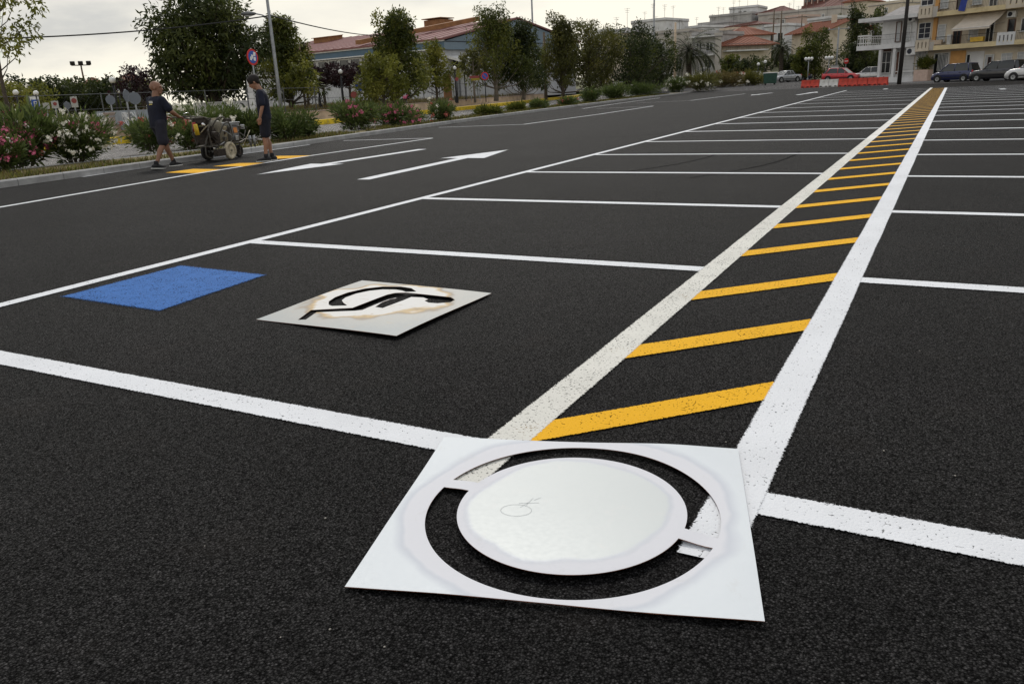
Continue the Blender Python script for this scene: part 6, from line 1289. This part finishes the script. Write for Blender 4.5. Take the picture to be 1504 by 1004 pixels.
# ---------------------------------------------------------------- cars
def car_paint(name, c, metal=.2): m = mat(name, c, .3, metal, var=.06, scale=1.5, spec=.5); m.node_tree.nodes['Principled BSDF'].inputs['Coat Weight'].default_value = .7; m.node_tree.nodes['Principled BSDF'].inputs['Coat Roughness'].default_value = .1; return m
for n_, c in (('car_red', (.48, .024, .03)), ('car_blue', (.012, .018, .075)), ('car_black', (.012, .012, .016)), ('car_white', (.62, .62, .62)), ('car_silver', (.34, .35, .36)), ('car_grey', (.2, .21, .22))): car_paint(n_, c)
mat('car_glass', (.02, .024, .026), .08, 0, var=.1, spec=.6); mat('trim_black', (.012, .012, .012), .6); mat('headlight', (.7, .72, .74), .12, .2); mat('taillight', (.35, .01, .012), .25); mat('alloy', (.42, .43, .44), .35, .7); mat('number_plate', (.72, .72, .7), .5)
KIND = {  # length, width, height, belt, bonnet z, glass base front/rear x, roof front/rear x (fractions of half length), boot z
    'hatch': (4.05, 1.70, 1.47, .92, .86, .46, -.94, .12, -.72, .95), 'van': (3.95, 1.74, 1.66, .98, .92, .60, -.97, .22, -.84, 1.0),
    'suv': (4.35, 1.80, 1.70, 1.02, .98, .44, -.97, .14, -.86, 1.04), 'sedan': (4.3, 1.70, 1.42, .90, .84, .40, -.62, .10, -.40, .92)}
def car(name, label, loc, rz, kind, paint_m, group='parked cars'):
    L_, W_, H_, belt, bon, gf, gr, rf, rr, boot = KIND[kind]; h = L_ / 2; w = W_ / 2; t = thing(name, label, 'car', loc, rz, group); pm = M[paint_m]
    rs = []
    for fx, zb, zt, k in ((1.0, .34, .52, .72), (.985, .24, .62, .84), (.93, .2, .72, .93), (.8, .19, bon - .06, .985), (gf + .05, .18, bon + .02, 1.0), (gf - .12, .18, belt, 1.0), (0, .18, belt, 1.0), (-.5, .18, belt + .02, 1.0), (-.82, .19, boot, .985), (-.94, .22, boot - .03, .95), (-.985, .28, boot - .12, .88), (-1.0, .36, boot - .3, .82)):
        x = fx * h; b_ = w * k; rs.append([(x, -b_ * .88, zb), (x, -b_ * .97, zb + .1), (x, -b_, zb + (zt - zb) * .45), (x, -b_ * .985, zb + (zt - zb) * .72), (x, -b_ * .93, zt - .03), (x, -b_ * .8, zt), (x, b_ * .8, zt), (x, b_ * .93, zt - .03), (x, b_ * .985, zb + (zt - zb) * .72), (x, b_, zb + (zt - zb) * .45), (x, b_ * .97, zb + .1), (x, b_ * .88, zb)])
    MB().rings(rs).build('body', pm, t, True)
    wb, wr = w * .90, w * .71; zr = H_ - .035; zb = belt - .02
    gh = MB(); gl = []
    for f_ in (0, .25, .5, .75, 1):
        e = 1 - (1 - f_) ** 1.25; z = zb + (zr - zb) * f_; xf = (gf + (rf - gf) * f_) * h; xr = (gr + (rr - gr) * e) * h; b_ = wb + (wr - wb) * f_ ** 1.2
        gl.append([(xf, -b_ * .93, z), (xf - .1, -b_, z), (xr + .1, -b_, z), (xr, -b_ * .93, z), (xr, b_ * .93, z), (xr + .1, b_, z), (xf - .1, b_, z), (xf, b_ * .93, z)])
    gh.rings(gl).build('windows', M['car_glass'], t)
    ro = MB(); x0, x1 = rf * h, rr * h; rg = []
    for fx, dz, k in ((x0 + .06, -.03, .9), (x0 - .05, .005, .98), (x0 * .4 + x1 * .6, .035, 1.02), (x1 + .1, .02, 1.0), (x1 - .06, -.01, .95)):
        b_ = wr * k + .015; rg.append([(fx, -b_, zr + dz - .035), (fx, -b_ * .9, zr + dz), (fx, 0, zr + dz + .02), (fx, b_ * .9, zr + dz), (fx, b_, zr + dz - .035), (fx, 0, zr + dz - .05)])
    ro.rings(rg).build('roof', pm, t, True)
    for s_ in (-1, 1):
        for f_, name_ in (((gf - .0, rf - .0), 'pillar'), ((-.12, -.12), 'pillar'), ((gr + .18, rr + .13), 'pillar')):
            MB().tube([((f_[0]) * h - .02, s_ * (wb - .005), zb), ((f_[0] * .5 + f_[1] * .5) * h - .02, s_ * (wb * .5 + wr * .5 + .012), (zb + zr) / 2), (f_[1] * h - .02, s_ * (wr + .003), zr)], [.05 if f_[0] < -.5 else .034] * 3, 6).build(name_, pm, t, True)
        MB().ball(((gf - .14) * h, s_ * (w + .09), belt + .06), .1, 10, 8, (.6, .9, .7)).build('mirror', pm, t, True)
        for x in (.12, -.42): MB().box((x * h, s_ * (w + .004), belt - .14), (.17, .02, .03)).build('door_handle', M['trim_black'], t)
        for x in (.3 * gf + .1, -.12, -.62): MB().box((x * h, s_ * (w * .999), .55), (.008, .012, .6)).build('door_gap', M['trim_black'], t)
        MB().box((.0, s_ * (w + .002), .42), (L_ * .48, .025, .06)).build('side_moulding', M['trim_black'], t)
        MB().ball((.90 * h, s_ * w * .68, .68), .17, 12, 8, (.75, 1.0, .6)).build('headlight', M['headlight'], t, True)
        MB().ball((-.955 * h, s_ * w * .8, boot - .16), .17, 12, 8, (.55, .6, 1.1)).build('taillight', M['taillight'], t, True)
        for fx in (.62, -.62):
            c = (fx * h, s_ * (w - .085), .31); wl = wheel(t, c, .31, .19, M['tyre_black'], M['alloy'], M['trim_black'])
            MB().lathe([(.001, -.02), (.375, -.02), (.375, .02), (.001, .02)], (c[0], s_ * (w - .012), .33), 22, 'Y').build('wheel_arch', M['trim_black'], t)
            o = wl; o.location.y += s_ * .04
    for x, s_ in ((h, 1), (-h, -1)):
        MB().box((x * .985, 0, .40), (.12, W_ * .72, .12)).build('bumper_trim', M['trim_black'], t, bevel=.03); MB().box((x * 1.012, 0, .5 if s_ > 0 else .68), (.02, .5, .11)).build('number_plate', M['number_plate'], t)
    MB().box((.97 * h, 0, .62), (.06, W_ * .4, .08)).build('grille', M['trim_black'], t)
    return t
q = (-11.3, 100.366); car('parked_car', 'red hatchback behind the red and white barriers', (q[0], q[1], street_z(*q) + .01), R(-14), 'hatch', 'car_red')
q = (-0.084, 89.5); car('parked_car', 'dark blue hatchback van parked before the yellow apartment house', (q[0], q[1], 0), R(152), 'van', 'car_blue')
q = (3.222, 85.94); car('parked_car', 'black off-road car parked behind the dark blue one', (q[0], q[1], 0), R(152), 'suv', 'car_black')
q = (5.82, 81.793); car('parked_car', 'white car next to the black off-road car', (q[0], q[1], 0), R(152), 'suv', 'car_white')
q = (-19.529, 112.315); car('parked_car', 'silver saloon facing the green dumpster', (q[0], q[1], street_z(*q) + .01), R(232), 'sedan', 'car_silver')
q = (-19.105, 117.456); car('parked_car', 'dark blue car behind the silver saloon', (q[0], q[1], street_z(*q) + .01), R(170), 'sedan', 'car_blue')
q = (-24.968, 116.351); car('parked_car', 'grey car whose roof shows above the hedge by the dumpster', (q[0], q[1], .55), R(175), 'hatch', 'car_grey')
q = (-34.474, 112.852); car('parked_car', 'white car behind the white flowering oleander below the palm', (q[0], q[1], .58), R(195), 'sedan', 'car_white')
q = (-8.524, 100.64); car('parked_car', 'white car in front of the white balcony house', (q[0], q[1], street_z(*q) + .01), R(175), 'hatch', 'car_white')
